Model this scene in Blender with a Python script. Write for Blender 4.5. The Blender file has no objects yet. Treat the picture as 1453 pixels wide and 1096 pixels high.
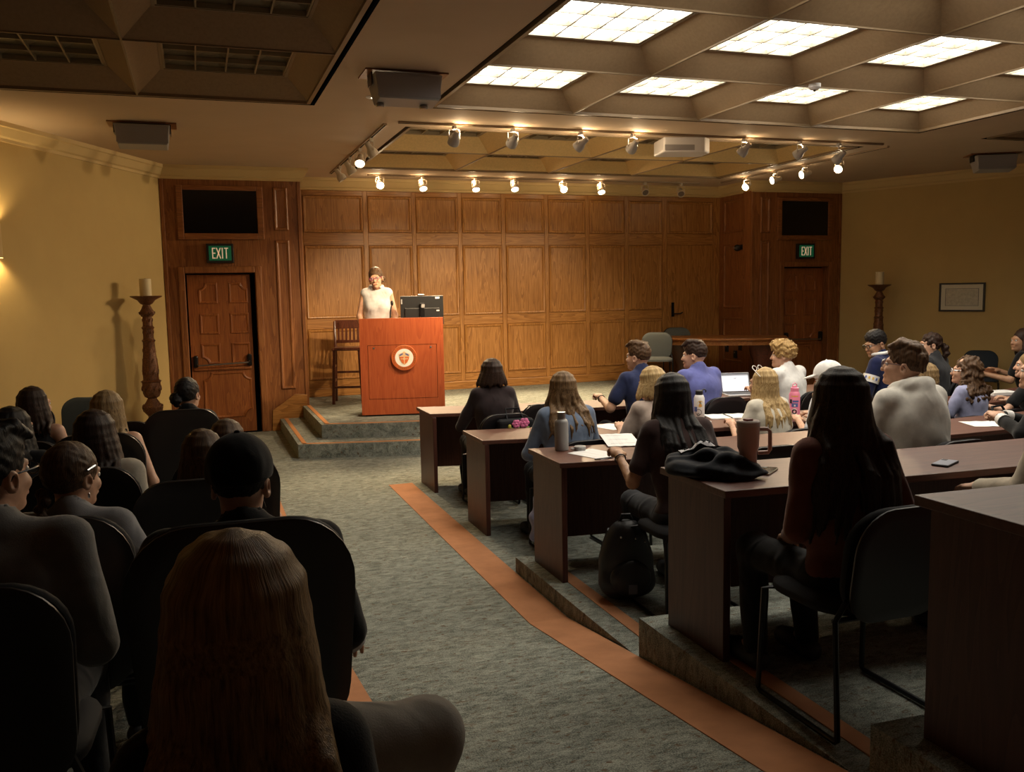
import bpy, math, random
import numpy as np
from mathutils import Vector, Matrix

random.seed(7)
rng = np.random.default_rng(7)
scene = bpy.context.scene
COL = scene.collection

# ------------------------------------------------------------------ camera
W_PX, H_PX, F_PX = 1453.0, 1096.0, 1262.0
YAW, PITCH, ROLL = 0.3381, 0.1083, -0.0183
CAM = np.array([0.0, 0.0, 1.86])
_cy, _sy, _cp, _sp = math.cos(YAW), math.sin(YAW), math.cos(PITCH), math.sin(PITCH)
CF = np.array([_sy * _cp, _cy * _cp, -_sp])
_r = np.array([_cy, -_sy, 0.0])
_u = np.cross(_r, CF)
CR = _r * math.cos(ROLL) + _u * math.sin(ROLL)
CU = -_r * math.sin(ROLL) + _u * math.cos(ROLL)
cam_data = bpy.data.cameras.new('camera')
cam = bpy.data.objects.new('camera', cam_data)
COL.objects.link(cam)
cam_data.sensor_fit = 'HORIZONTAL'
cam_data.sensor_width = 36.0
cam_data.lens = F_PX / W_PX * 36.0
cam_data.clip_start = 0.05
cam_data.clip_end = 100
M = Matrix.Identity(4)
for i in range(3):
    M[i][0], M[i][1], M[i][2], M[i][3] = CR[i], CU[i], -CF[i], CAM[i]
cam.matrix_world = M
scene.camera = cam

# ------------------------------------------------------------------ world, exposure
world = bpy.data.worlds.new('world')
scene.world = world
world.use_nodes = True
world.node_tree.nodes['Background'].inputs[0].default_value = (0.02, 0.016, 0.012, 1)
world.node_tree.nodes['Background'].inputs[1].default_value = 0.05
vs = scene.view_settings
vs.view_transform = 'Standard'
vs.look = 'None'
vs.gamma = 1.0
vs.use_curve_mapping = False
vs.exposure = 0.35
PANEL_EMIT = 6.0          # lit ceiling troffers
SPOT_STAGE = 190.0        # track spots aimed at the stage
SPOT_HOUSE = 240.0        # track spots on the rear and side tracks
SCONCE_W = 22.0
WARM = (1.0, 0.74, 0.44)

# ------------------------------------------------------------------ pixel -> place
def ray(u, v):
    return CF + (u - W_PX / 2) / F_PX * CR - (v - H_PX / 2) / F_PX * CU
def PY(u, v, Y):
    q = ray(u, v); return CAM + q * (Y / q[1])
def PZ(u, v, Z):
    q = ray(u, v); return CAM + q * ((Z - CAM[2]) / q[2])
def PX(u, v, X):
    q = ray(u, v); return CAM + q * (X / q[0])
def PD(u, v, depth):
    return CAM + ray(u, v) * depth

# ------------------------------------------------------------------ layout constants (metres)
YB, YS = 13.36, 12.42            # stage rear wall, flanking wall sections
ZC, ZCR = 3.52, 3.35             # ceiling, underside of the crown moulding
XL0, XR0 = 1.40, 8.52            # stage alcove sides
XWL, XWR = -0.37, 10.27          # where the splayed side walls meet the sections
SL, SR = 0.496, 0.42             # splay of the side walls
XMID = 4.95
ZST = 0.32                       # stage
def ramp(y):
    return max(0.0, 0.13 * (4.5 - y))
def wall_l(y):
    return XWL - SL * (YS - y)
def wall_r(y):
    return XWR + SR * (YS - y)

# ------------------------------------------------------------------ mesh helpers
class MB:
    def __init__(s):
        s.v = []; s.f = []
    def add(s, verts, faces, m=None):
        o = len(s.v)
        for p in verts:
            p = Vector(p)
            s.v.append(tuple(m @ p) if m is not None else tuple(p))
        for f in faces:
            s.f.append(tuple(o + i for i in f))
        return s
    def box(s, x0, x1, y0, y1, z0, z1, m=None):
        x0, x1 = min(x0, x1), max(x0, x1); y0, y1 = min(y0, y1), max(y0, y1); z0, z1 = min(z0, z1), max(z0, z1)
        V = [(x0, y0, z0), (x1, y0, z0), (x1, y1, z0), (x0, y1, z0), (x0, y0, z1), (x1, y0, z1), (x1, y1, z1), (x0, y1, z1)]
        return s.add(V, [(3, 2, 1, 0), (4, 5, 6, 7), (0, 1, 5, 4), (1, 2, 6, 5), (2, 3, 7, 6), (3, 0, 4, 7)], m)
    def cbox(s, c, d, m=None):
        return s.box(c[0] - d[0] / 2, c[0] + d[0] / 2, c[1] - d[1] / 2, c[1] + d[1] / 2, c[2] - d[2] / 2, c[2] + d[2] / 2, m)
    def prism(s, poly, z0, z1, m=None):
        # poly: ccw (x, y) outline, extruded along z
        n = len(poly)
        V = [(x, y, z0) for x, y in poly] + [(x, y, z1) for x, y in poly]
        F = [tuple(range(n - 1, -1, -1)), tuple(range(n, 2 * n))] + [(i, (i + 1) % n, n + (i + 1) % n, n + i) for i in range(n)]
        return s.add(V, F, m)
    def tube(s, pts, r, n=8, closed=False, m=None):
        pts = [Vector(p) for p in pts]
        k = len(pts)
        rr = r if isinstance(r, (list, tuple)) else [r] * k
        rings = []
        up = None
        for i, p in enumerate(pts):
            a = pts[(i - 1) % k] if (closed or i > 0) else p
            b = pts[(i + 1) % k] if (closed or i < k - 1) else p
            t = (b - a).normalized()
            if up is None:
                up = Vector((0, 0, 1)) if abs(t.z) < 0.9 else Vector((1, 0, 0))
            x = t.cross(up)
            if x.length < 1e-5:
                x = t.orthogonal()
            x.normalize(); y = x.cross(t).normalized(); up = y
            rings.append([tuple(p + (x * math.cos(2 * math.pi * j / n) + y * math.sin(2 * math.pi * j / n)) * rr[i]) for j in range(n)])
        V = [q for ring in rings for q in ring]
        F = []
        for i in range(k if closed else k - 1):
            a, b = i * n, ((i + 1) % k) * n
            for j in range(n):
                F.append((a + j, b + j, b + (j + 1) % n, a + (j + 1) % n))
        if not closed:
            F.append(tuple(range(n))); F.append(tuple(range((k - 1) * n + n - 1, (k - 1) * n - 1, -1)))
        return s.add(V, F, m)
    def lathe(s, prof, n=24, c=(0, 0, 0), m=None):
        V = []; F = []
        for r, z in prof:
            for j in range(n):
                a = 2 * math.pi * j / n
                V.append((c[0] + r * math.cos(a), c[1] + r * math.sin(a), c[2] + z))
        k = len(prof)
        for i in range(k - 1):
            for j in range(n):
                F.append((i * n + j, i * n + (j + 1) % n, (i + 1) * n + (j + 1) % n, (i + 1) * n + j))
        F.append(tuple(range(n - 1, -1, -1))); F.append(tuple(range((k - 1) * n, k * n)))
        return s.add(V, F, m)
    def ellip(s, c, r, n=16, k=10, m=None):
        prof = [(max(1e-4, math.sin(math.pi * i / k)), -math.cos(math.pi * i / k)) for i in range(k + 1)]
        t = MB().lathe(prof, n)
        return s.add([(c[0] + x * r[0], c[1] + y * r[1], c[2] + z * r[2]) for x, y, z in t.v], t.f, m)
    def mesh(s, name, smooth=None):
        me = bpy.data.meshes.new(name)
        me.from_pydata(s.v, [], s.f)
        me.validate()
        if smooth is not None:
            me.polygons.foreach_set('use_smooth', [True] * len(me.polygons))
            me.set_sharp_from_angle(angle=math.radians(smooth))
        return me
    def build(s, name, mat, parent=None, smooth=None, bevel=None, loc=None, seg=2):
        return place(name, s.mesh(name, smooth), mat, parent, bevel, loc, seg)

def place(name, me, mat, parent=None, bevel=None, loc=None, seg=2):
    o = bpy.data.objects.new(name, me)
    COL.objects.link(o)
    if mat is not None and not me.materials:
        me.materials.append(mat)
    if parent is not None:
        o.parent = parent
    if loc is not None:
        o.location = loc
    if bevel:
        b = o.modifiers.new('bevel', 'BEVEL'); b.width = bevel; b.segments = seg; b.limit_method = 'ANGLE'
        b.harden_normals = False
    return o
def tag(o, label=None, cat=None, group=None, kind=None):
    if label: o['label'] = label
    if cat: o['category'] = cat
    if group: o['group'] = group
    if kind: o['kind'] = kind
    return o
def thing(name, label, cat, loc=(0, 0, 0), rz=0.0, group=None, rot=None):
    o = bpy.data.objects.new(name, None)
    COL.objects.link(o)
    o.empty_display_size = 0.1
    o.location = loc
    o.rotation_euler = rot if rot else (0, 0, rz)
    return tag(o, label, cat, group)
def dup(root, loc=None, rz=None, label=None, group=None, scale=None):
    r = root.copy(); COL.objects.link(r)
    if loc is not None: r.location = loc
    if rz is not None: r.rotation_euler = (0, 0, rz)
    if label: r['label'] = label
    if group: r['group'] = group
    if scale is not None: r.scale = scale
    for ch in list(root.children):
        c = ch.copy(); COL.objects.link(c); c.parent = r
        for g in list(ch.children):
            d = g.copy(); COL.objects.link(d); d.parent = c
    return r
def struct(name, mb, mat, parent=None, smooth=None, bevel=None):
    o = mb.build(name, mat, parent, smooth, bevel)
    if parent is None: o['kind'] = 'structure'
    return o
def rot_to(d):
    # matrix that turns local -Z onto direction d
    return Vector(d).to_track_quat('-Z', 'Y').to_matrix().to_4x4()

# ------------------------------------------------------------------ materials
def new_mat(name):
    m = bpy.data.materials.new(name); m.use_nodes = True
    nt = m.node_tree
    return m, nt, nt.nodes['Principled BSDF']
def L(nt, a, b): nt.links.new(a, b)
def coords(nt, scale, space='world'):
    mp = nt.nodes.new('ShaderNodeMapping'); mp.inputs['Scale'].default_value = scale
    if space == 'world':
        g = nt.nodes.new('ShaderNodeNewGeometry'); L(nt, g.outputs['Position'], mp.inputs[0])
    else:
        g = nt.nodes.new('ShaderNodeTexCoord'); L(nt, g.outputs['Object'], mp.inputs[0])
    return mp.outputs[0]
def noise(nt, vec, scale, detail=4, rough=0.55, dist=0.0):
    n = nt.nodes.new('ShaderNodeTexNoise')
    n.inputs['Scale'].default_value = scale; n.inputs['Detail'].default_value = detail
    n.inputs['Roughness'].default_value = rough; n.inputs['Distortion'].default_value = dist
    L(nt, vec, n.inputs['Vector'])
    return n.outputs['Fac']
def ramp_node(nt, fac, stops):
    r = nt.nodes.new('ShaderNodeValToRGB')
    e = r.color_ramp.elements
    while len(e) < len(stops): e.new(0.5)
    for i, (p, c) in enumerate(stops):
        e[i].position = p; e[i].color = (*c, 1)
    L(nt, fac, r.inputs[0])
    return r.outputs[0]
def bump(nt, bs, h, strength, dist=0.01):
    b = nt.nodes.new('ShaderNodeBump'); b.inputs['Strength'].default_value = strength; b.inputs['Distance'].default_value = dist
    L(nt, h, b.inputs['Height']); L(nt, b.outputs[0], bs.inputs['Normal'])
def plain(name, col, rough=0.5, metal=0.0, emit=None, estr=0.0, spec=0.5, var=0.0, vscale=8.0, bstr=0.0, bscale=200.0, space='object'):
    m, nt, bs = new_mat(name)
    bs.inputs['Base Color'].default_value = (*col, 1)
    bs.inputs['Roughness'].default_value = rough
    bs.inputs['Metallic'].default_value = metal
    bs.inputs['Specular IOR Level'].default_value = spec
    if emit:
        bs.inputs['Emission Color'].default_value = (*emit, 1); bs.inputs['Emission Strength'].default_value = estr
    if var:
        f = noise(nt, coords(nt, (1, 1, 1), space), vscale, 4)
        L(nt, ramp_node(nt, f, [(0.3, tuple(c * (1 - var) for c in col)), (0.7, tuple(min(1, c * (1 + var)) for c in col))]), bs.inputs['Base Color'])
    if bstr:
        bump(nt, bs, noise(nt, coords(nt, (1, 1, 1), space), bscale, 2), bstr, 0.002)
    return m
def wood(name, dark, mid, light, axis='z', rough=0.38, grain=1.0, bstr=0.08, coat=0.0, space='world'):
    m, nt, bs = new_mat(name)
    k = {'z': (1, 1, 0.07), 'x': (0.07, 1, 1), 'y': (1, 0.07, 1)}[axis]
    v = coords(nt, tuple(c * grain for c in k), space)
    big = noise(nt, v, 7.0, 3, 0.5, 1.2)
    fine = noise(nt, v, 70.0, 3, 0.6, 0.3)
    w = nt.nodes.new('ShaderNodeMath'); w.operation = 'MULTIPLY'; w.inputs[1].default_value = 9.0
    L(nt, big, w.inputs[0])
    sn = nt.nodes.new('ShaderNodeMath'); sn.operation = 'FRACT'; L(nt, w.outputs[0], sn.inputs[0])
    a = nt.nodes.new('ShaderNodeMath'); a.operation = 'MULTIPLY'; a.inputs[1].default_value = 0.45; L(nt, sn.outputs[0], a.inputs[0])
    b = nt.nodes.new('ShaderNodeMath'); b.operation = 'MULTIPLY_ADD'; b.inputs[1].default_value = 0.75
    L(nt, fine, b.inputs[0]); L(nt, a.outputs[0], b.inputs[2])
    col = ramp_node(nt, b.outputs[0], [(0.18, dark), (0.5, mid), (0.85, light)])
    L(nt, col, bs.inputs['Base Color'])
    bs.inputs['Roughness'].default_value = rough
    bs.inputs['Coat Weight'].default_value = coat
    bs.inputs['Coat Roughness'].default_value = 0.2
    bump(nt, bs, fine, bstr, 0.003)
    return m
def carpet(name, c1, c2, c3, fleck):
    m, nt, bs = new_mat(name)
    v = coords(nt, (1, 2.2, 1))
    big = noise(nt, v, 11.0, 4, 0.65, 0.9)
    fine = noise(nt, coords(nt, (1, 1, 1)), 190.0, 2, 0.6)
    mx = nt.nodes.new('ShaderNodeMath'); mx.operation = 'MULTIPLY_ADD'; mx.inputs[1].default_value = 0.6
    L(nt, fine, mx.inputs[0])
    h = nt.nodes.new('ShaderNodeMath'); h.operation = 'MULTIPLY'; h.inputs[1].default_value = 0.45; L(nt, big, h.inputs[0])
    L(nt, h.outputs[0], mx.inputs[2])
    col = ramp_node(nt, mx.outputs[0], [(0.36, c1), (0.5, c2), (0.65, c3)])
    sp = noise(nt, coords(nt, (1, 1.8, 1)), 26.0, 3, 0.6, 0.6)
    msk = ramp_node(nt, sp, [(0.58, (0, 0, 0)), (0.68, (1, 1, 1))])
    mix = nt.nodes.new('ShaderNodeMix'); mix.data_type = 'RGBA'
    L(nt, msk, mix.inputs[0]); L(nt, col, mix.inputs[6]); mix.inputs[7].default_value = (*fleck, 1)
    L(nt, mix.outputs[2], bs.inputs['Base Color'])
    bs.inputs['Roughness'].default_value = 0.95
    bs.inputs['Specular IOR Level'].default_value = 0.1
    bump(nt, bs, fine, 0.6, 0.006)
    return m
def fabric(name, col, var=0.18, scale=260.0, rough=0.9):
    m, nt, bs = new_mat(name)
    f = noise(nt, coords(nt, (1, 1, 1), 'object'), 14.0, 4)
    L(nt, ramp_node(nt, f, [(0.3, tuple(c * (1 - var) for c in col)), (0.7, tuple(min(1, c * (1 + var * 0.6)) for c in col))]), bs.inputs['Base Color'])
    bs.inputs['Roughness'].default_value = rough
    bs.inputs['Specular IOR Level'].default_value = 0.2
    bs.inputs['Sheen Weight'].default_value = 0.15
    fine_ = noise(nt, coords(nt, (1, 1, 1), 'object'), scale, 2)
    wr = nt.nodes.new('ShaderNodeTexNoise'); wr.noise_type = 'RIDGED_MULTIFRACTAL'
    wr.inputs['Scale'].default_value = 10.0; wr.inputs['Detail'].default_value = 2.0; wr.inputs['Distortion'].default_value = 0.8
    L(nt, coords(nt, (1.0, 1.0, 0.7), 'object'), wr.inputs['Vector'])
    ad = nt.nodes.new('ShaderNodeMath'); ad.operation = 'MULTIPLY_ADD'; ad.inputs[1].default_value = 0.05
    L(nt, fine_, ad.inputs[0]); L(nt, wr.outputs[0], ad.inputs[2])
    bump(nt, bs, ad.outputs[0], 0.7, 0.016)
    return m
def hair_mat(name, dark, light, rough=0.52):
    m, nt, bs = new_mat(name)
    at = nt.nodes.new('ShaderNodeAttribute'); at.attribute_name = 'strand'
    f = noise(nt, at.outputs['Vector'], 16.0, 4, 0.65, 0.3)
    L(nt, ramp_node(nt, f, [(0.34, dark), (0.64, light)]), bs.inputs['Base Color'])
    bs.inputs['Roughness'].default_value = rough
    bs.inputs['Specular IOR Level'].default_value = 0.28
    bump(nt, bs, noise(nt, at.outputs['Vector'], 38.0, 3), 0.5, 0.004)
    return m

OAK = ((0.17, 0.066, 0.014), (0.31, 0.135, 0.030), (0.44, 0.21, 0.058))
M_OAK_V = wood('oak_vertical', *OAK, axis='z')
M_OAK_H = wood('oak_horizontal', *OAK, axis='x')
M_OAK_HY = wood('oak_horizontal_side', *OAK, axis='y')
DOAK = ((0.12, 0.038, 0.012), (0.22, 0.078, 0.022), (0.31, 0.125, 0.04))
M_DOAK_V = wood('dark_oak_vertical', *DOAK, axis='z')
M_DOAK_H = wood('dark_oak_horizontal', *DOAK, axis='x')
M_DOOR = wood('door_wood', (0.15, 0.04, 0.01), (0.26, 0.078, 0.018), (0.35, 0.12, 0.03), axis='z')
M_CHERRY = wood('cherry_veneer', (0.30, 0.055, 0.016), (0.37, 0.075, 0.021), (0.43, 0.10, 0.03), axis='z', rough=0.42, bstr=0.02)
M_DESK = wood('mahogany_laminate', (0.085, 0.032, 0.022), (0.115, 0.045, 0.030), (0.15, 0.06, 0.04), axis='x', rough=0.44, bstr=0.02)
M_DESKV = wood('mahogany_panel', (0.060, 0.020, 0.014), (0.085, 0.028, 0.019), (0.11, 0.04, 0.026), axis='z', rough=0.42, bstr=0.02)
M_TABLE = wood('table_walnut', (0.16, 0.055, 0.015), (0.28, 0.10, 0.025), (0.38, 0.16, 0.05), axis='x', rough=0.3)
M_STOOL = wood('stool_wood', (0.06, 0.018, 0.010), (0.10, 0.03, 0.016), (0.15, 0.045, 0.022), axis='z', rough=0.3, space='object')
M_CARPET = carpet('carpet_grey_green', (0.050, 0.057, 0.052), (0.215, 0.235, 0.205), (0.44, 0.46, 0.40), (0.15, 0.105, 0.07))
M_CARPET_R = carpet('carpet_riser', (0.02, 0.027, 0.03), (0.05, 0.062, 0.064), (0.09, 0.10, 0.10), (0.03, 0.035, 0.037))
M_BORDER = plain('carpet_border_orange', (0.52, 0.245, 0.125), 0.95, spec=0.1, var=0.14, vscale=5.0, bstr=0.4, bscale=250, space='world')
M_NOSING = plain('nosing_orange', (0.60, 0.27, 0.11), 0.9, spec=0.1, bstr=0.3, bscale=250, space='world')
M_WALL = plain('wall_ochre', (0.50, 0.36, 0.15), 0.85, spec=0.2, var=0.03, vscale=3, bstr=0.1, bscale=90, space='world')
M_CROWN = plain('crown_paint', (0.56, 0.41, 0.19), 0.6, spec=0.3)
M_CEIL = plain('ceiling_paint', (0.56, 0.43, 0.30), 0.8, spec=0.2, var=0.03, vscale=2, bstr=0.1, bscale=120, space='world')
M_COFFER_LIT = plain('coffer_fabric_lit', (0.62, 0.44, 0.20), 0.7, spec=0.3, var=0.08, vscale=40, bstr=0.3, bscale=160, space='world')  # coffer colour with the warm spotlight of the stage bay put in
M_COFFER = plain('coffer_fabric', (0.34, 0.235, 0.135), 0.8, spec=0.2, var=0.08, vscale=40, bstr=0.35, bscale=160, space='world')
M_TBAR = plain('coffer_bar', (0.26, 0.18, 0.10), 0.5)
M_GAP = plain('shadow_gap', (0.004, 0.004, 0.004), 0.9, spec=0.0)
M_BLACK = plain('black_plastic', (0.012, 0.012, 0.013), 0.45)
M_BLACKM = plain('black_metal', (0.015, 0.015, 0.016), 0.35, 0.6)
M_CHROME = plain('chrome', (0.6, 0.6, 0.6), 0.2, 1.0)
M_STEEL = plain('steel', (0.35, 0.34, 0.33), 0.35, 1.0)
M_LAMP = plain('lamp_cream', (0.55, 0.48, 0.38), 0.45)
M_LAMPG = plain('lamp_grey', (0.36, 0.35, 0.35), 0.5)
M_TRACK = plain('track_tan', (0.36, 0.27, 0.18), 0.5)
M_GREYBOX = plain('speaker_grey', (0.30, 0.29, 0.30), 0.6, bstr=0.2, bscale=500)
M_PROJ = plain('projector_white', (0.72, 0.70, 0.70), 0.45)
M_WHITE = plain('white_paint', (0.80, 0.79, 0.77), 0.5)
M_PAPER = plain('paper', (0.86, 0.85, 0.83), 0.8)
M_INK = plain('print_ink', (0.10, 0.10, 0.12), 0.8)
M_DARKGLASS = plain('dark_glass', (0.004, 0.004, 0.005), 0.12)
M_CHAIR = plain('chair_black', (0.010, 0.010, 0.012), 0.75, spec=0.25, bstr=0.3, bscale=400)
M_CHAIRP = plain('chair_shell', (0.013, 0.012, 0.014), 0.38)
M_CHAIRB = plain('chair_blue_grey', (0.035, 0.045, 0.058), 0.9, spec=0.15, bstr=0.4, bscale=400)
M_CHAIRG = plain('chair_grey', (0.12, 0.13, 0.125), 0.9, spec=0.15, bstr=0.4, bscale=400)
M_BRONZE = plain('carved_bronze', (0.15, 0.060, 0.024), 0.45, 0.25, var=0.5, vscale=60, bstr=0.6, bscale=90)
M_WAX = plain('candle_wax', (0.70, 0.60, 0.38), 0.6)
M_EXITG = plain('exit_green', (0.01, 0.10, 0.045), 0.4, emit=(0.01, 0.20, 0.08), estr=0.12)  # weak emission stands for room light falling on the sign face
M_EXITL = plain('exit_letters', (0.75, 0.55, 0.36), 0.5, emit=(0.85, 0.60, 0.38), estr=0.30)  # letters glow faintly in place of the light that falls on them
def emis(name, col, st):
    m, nt, bs = new_mat(name)
    bs.inputs['Base Color'].default_value = (0.8, 0.8, 0.8, 1)
    bs.inputs['Emission Color'].default_value = (*col, 1); bs.inputs['Emission Strength'].default_value = st
    return m
M_PANEL = emis('troffer_lit', (1.0, 0.93, 0.80), PANEL_EMIT)
M_PANELOFF = plain('troffer_off', (0.16, 0.13, 0.08), 0.3)
M_FIN = plain('louver_fin', (0.42, 0.38, 0.30), 0.4)
M_FINOFF = plain('louver_fin_off', (0.30, 0.24, 0.15), 0.3)
M_BULB = emis('bulb_lit', (1.0, 0.86, 0.62), 22.0)
M_BULBOFF = plain('bulb_off', (0.20, 0.18, 0.16), 0.2, 0.4)
M_SCREEN = emis('laptop_screen', (0.74, 0.80, 0.95), 0.42)

# ================================================================== STRUCTURE
YREAR = -2.6
YK = 5.0                                   # the side walls run straight from here back
XLM, XRM = wall_l(YK), wall_r(YK)
def xl_at(y): return wall_l(y) if y > YK else XLM
def xr_at(y): return wall_r(y) if y > YK else XRM

b = MB()
ys = [YREAR, 0.5, 2.5, 4.5, YK, 8.5, YS, YB + 0.1]
for a, c in zip(ys[:-1], ys[1:]):
    la, ra, lc, rc = xl_at(a), xr_at(a), (xl_at(c) if c <= YS else XL0 - 0.3), (xr_at(c) if c <= YS else XR0 + 0.3)
    if a >= YS: la, ra = XL0 - 0.3, XR0 + 0.3
    za, zc = ramp(a), ramp(c)
    b.add([(la, a, za), (ra, a, za), (rc, c, zc), (lc, c, zc), (la, a, za - 0.2), (ra, a, za - 0.2), (rc, c, zc - 0.2), (lc, c, zc - 0.2)],
          [(0, 1, 2, 3), (7, 6, 5, 4)])
floor = struct('floor', b, M_CARPET)

def strip_on_ramp(name, x0, x1, y0, y1, mat, parent, t=0.004):
    yy = sorted({y0, y1, *[y for y in (4.5,) if y0 < y < y1]})
    b = MB()
    for a, c in zip(yy[:-1], yy[1:]):
        za, zc = ramp(a), ramp(c)
        b.add([(x0, a, za - .01), (x1, a, za - .01), (x1, c, zc - .01), (x0, c, zc - .01), (x0, a, za + t), (x1, a, za + t), (x1, c, zc + t), (x0, c, zc + t)],
              [(3, 2, 1, 0), (4, 5, 6, 7), (0, 1, 5, 4), (1, 2, 6, 5), (2, 3, 7, 6), (3, 0, 4, 7)])
    o = b.build(name, mat, parent)
    return o
o = strip_on_ramp('carpet_border', 1.66, 1.89, YREAR + .1, 8.36, M_BORDER, floor); o['label'] = 'burnt orange carpet border beside the desks'
o = strip_on_ramp('carpet_border', 0.40, 0.62, YREAR + .1, 8.36, M_BORDER, floor); o['label'] = 'burnt orange carpet border beside the seats'

# tiers under the desk rows
ROWS = [  # far edge yc, curvature, floor z, x right
    (8.08, 0.050, 0.0, 9.35), (6.58, 0.036, 0.0, 8.7), (5.13, 0.027, 0.10, 8.7), (3.45, 0.018, 0.30, 8.7), (1.97, 0.010, 0.50, 8.7)]
DESK_D, DESK_H = 0.54, 0.735
def row_y(r, x): return ROWS[r][0] + ROWS[r][1] * (x - 4.6) ** 2
XT0, XT1 = 1.90, 8.75
def tier_front(r, n=12):
    return [(XT0 + (XT1 - XT0) * i / n, row_y(r, XT0 + (XT1 - XT0) * i / n) + 0.07) for i in range(n + 1)]
for r in (2, 3, 4):
    fr = tier_front(r)
    bk = tier_front(r + 1) if r < 4 else [(XT0, -1.2), (XT1, -1.2)]
    poly = bk + fr[::-1]
    o = struct('floor_tier', MB().prism(poly, -0.1, ROWS[r][2]), M_CARPET)
    y0 = (bk[0][1] + 0.03); y1 = fr[0][1] - 0.10
    MB().box(2.02, 2.10, y0, y1, ROWS[r][2] - 0.01, ROWS[r][2] + 0.004).build('nosing_strip', M_BORDER, o)

# stage
def stage_poly(x0, x1, yc):
    n = 16
    fr = [(x0 + (x1 - x0) * i / n, yc + 0.04 * (x0 + (x1 - x0) * i / n - XMID) ** 2) for i in range(n + 1)]
    return fr
b = MB()
lo = stage_poly(1.0, 8.9, 9.53); up = stage_poly(1.31, 8.59, 9.95)
b.prism(lo + [(8.9, YS), (1.0, YS)], 0.0, 0.16)
stage = struct('floor_stage_step', b, M_CARPET)
b = MB(); b.prism(up + [(8.59, YS), (XR0, YS), (XR0, YB + .05), (XL0, YB + .05), (XL0, YS), (1.31, YS)], 0.0, ZST)
stage_top = struct('floor_stage', b, M_CARPET)
def nosing(parent, x0, x1, yc, z):
    fr = stage_poly(x0 + 0.05, x1 - 0.05, yc + 0.035)
    b = MB(); n = len(fr)
    V = [(x, y, z + 0.004) for x, y in fr] + [(x, y + 0.05, z + 0.004) for x, y in fr] + [(x, y, z - .01) for x, y in fr]
    F = [(i, i + 1, n + i + 1, n + i) for i in range(n - 1)] + [(2 * n + i, 2 * n + i + 1, i + 1, i) for i in range(n - 1)]
    b.add(V, F); b.build('nosing_strip', M_NOSING, parent)
    for xx in (x0 + 0.05, x1 - 0.10):
        MB().box(xx, xx + 0.05, fr[0][1], YS - 0.02, z - .01, z + 0.004).build('nosing_strip', M_NOSING, parent)
nosing(stage, 1.0, 8.9, 9.53, 0.16); nosing(stage_top, 1.31, 8.59, 9.95, ZST)

# ---- walls
def wall_prism(name, p0, p1, z0, z1, t, mat):
    # straight wall, thickness grows to the left of p0 -> p1
    d = np.array(p1) - np.array(p0); d = d / np.linalg.norm(d); n = np.array([-d[1], d[0]])
    q = [tuple(p0), tuple(p1), tuple(np.array(p1) + n * t), tuple(np.array(p0) + n * t)]
    return struct(name, MB().prism(q, z0, z1), mat)
wall_prism('wall_left', (xl_at(YK), YK), (XWL, YS), -0.1, ZC + .02, 0.15, M_WALL)
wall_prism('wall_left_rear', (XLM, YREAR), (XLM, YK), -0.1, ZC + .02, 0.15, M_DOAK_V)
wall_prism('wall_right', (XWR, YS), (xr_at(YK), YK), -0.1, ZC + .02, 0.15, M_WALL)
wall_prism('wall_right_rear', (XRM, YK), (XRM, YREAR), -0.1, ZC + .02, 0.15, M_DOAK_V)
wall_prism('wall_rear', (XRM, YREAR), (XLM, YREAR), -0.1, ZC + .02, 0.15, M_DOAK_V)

def offset_poly(pts, d):
    # inward offset of a ccw polygon
    n = len(pts); out = []
    for i in range(n):
        a, p, c = np.array(pts[i - 1]), np.array(pts[i]), np.array(pts[(i + 1) % n])
        e1 = (p - a) / (np.linalg.norm(p - a) + 1e-9); e2 = (c - p) / (np.linalg.norm(c - p) + 1e-9)
        n1 = np.array([-e1[1], e1[0]]); n2 = np.array([-e2[1], e2[0]])
        m = n1 + n2; m = m / (np.linalg.norm(m) + 1e-9)
        out.append(tuple(p + m * d / max(0.35, float(m @ n1))))
    return out
PROF = [(0.0, 0.0), (0.006, 0.016), (0.016, 0.022), (0.030, 0.018), (0.045, 0.004)]
def moulded(outline, prof=PROF, fill=True):
    # outline ccw in (x, z); faces -Y; height h moves towards -Y
    b = MB(); n = len(outline); k = len(prof)
    V = []
    for ins, h in prof:
        for x, z in offset_poly(outline, ins): V.append((x, -h, z))
    F = []
    for i in range(k - 1):
        for j in range(n):
            F.append((i * n + j, i * n + (j + 1) % n, (i + 1) * n + (j + 1) % n, (i + 1) * n + j))
    if fill: F.append(tuple((k - 1) * n + j for j in range(n)))
    return b.add(V, F)
def rect(x0, x1, z0, z1): return [(x0, z0), (x1, z0), (x1, z1), (x0, z1)]
def panel(parent, x0, x1, z0, z1, mat, frame, name='panel', prof=PROF):
    # frame: 4x4 matrix that takes the local (x, 0, z) plane facing -Y to the wall
    m = moulded(rect(x0, x1, z0, z1), prof)
    m.v = [tuple(frame @ Vector(v)) for v in m.v]
    return m.build(name, mat, parent, smooth=25)
def slab(parent, name, x0, x1, z0, z1, t, mat, frame, bev=0.003):
    m = MB().box(x0, x1, -t, 0.0, z0, z1)
    m.v = [tuple(frame @ Vector(v)) for v in m.v]
    return m.build(name, mat, parent, bevel=bev, seg=1)

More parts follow.
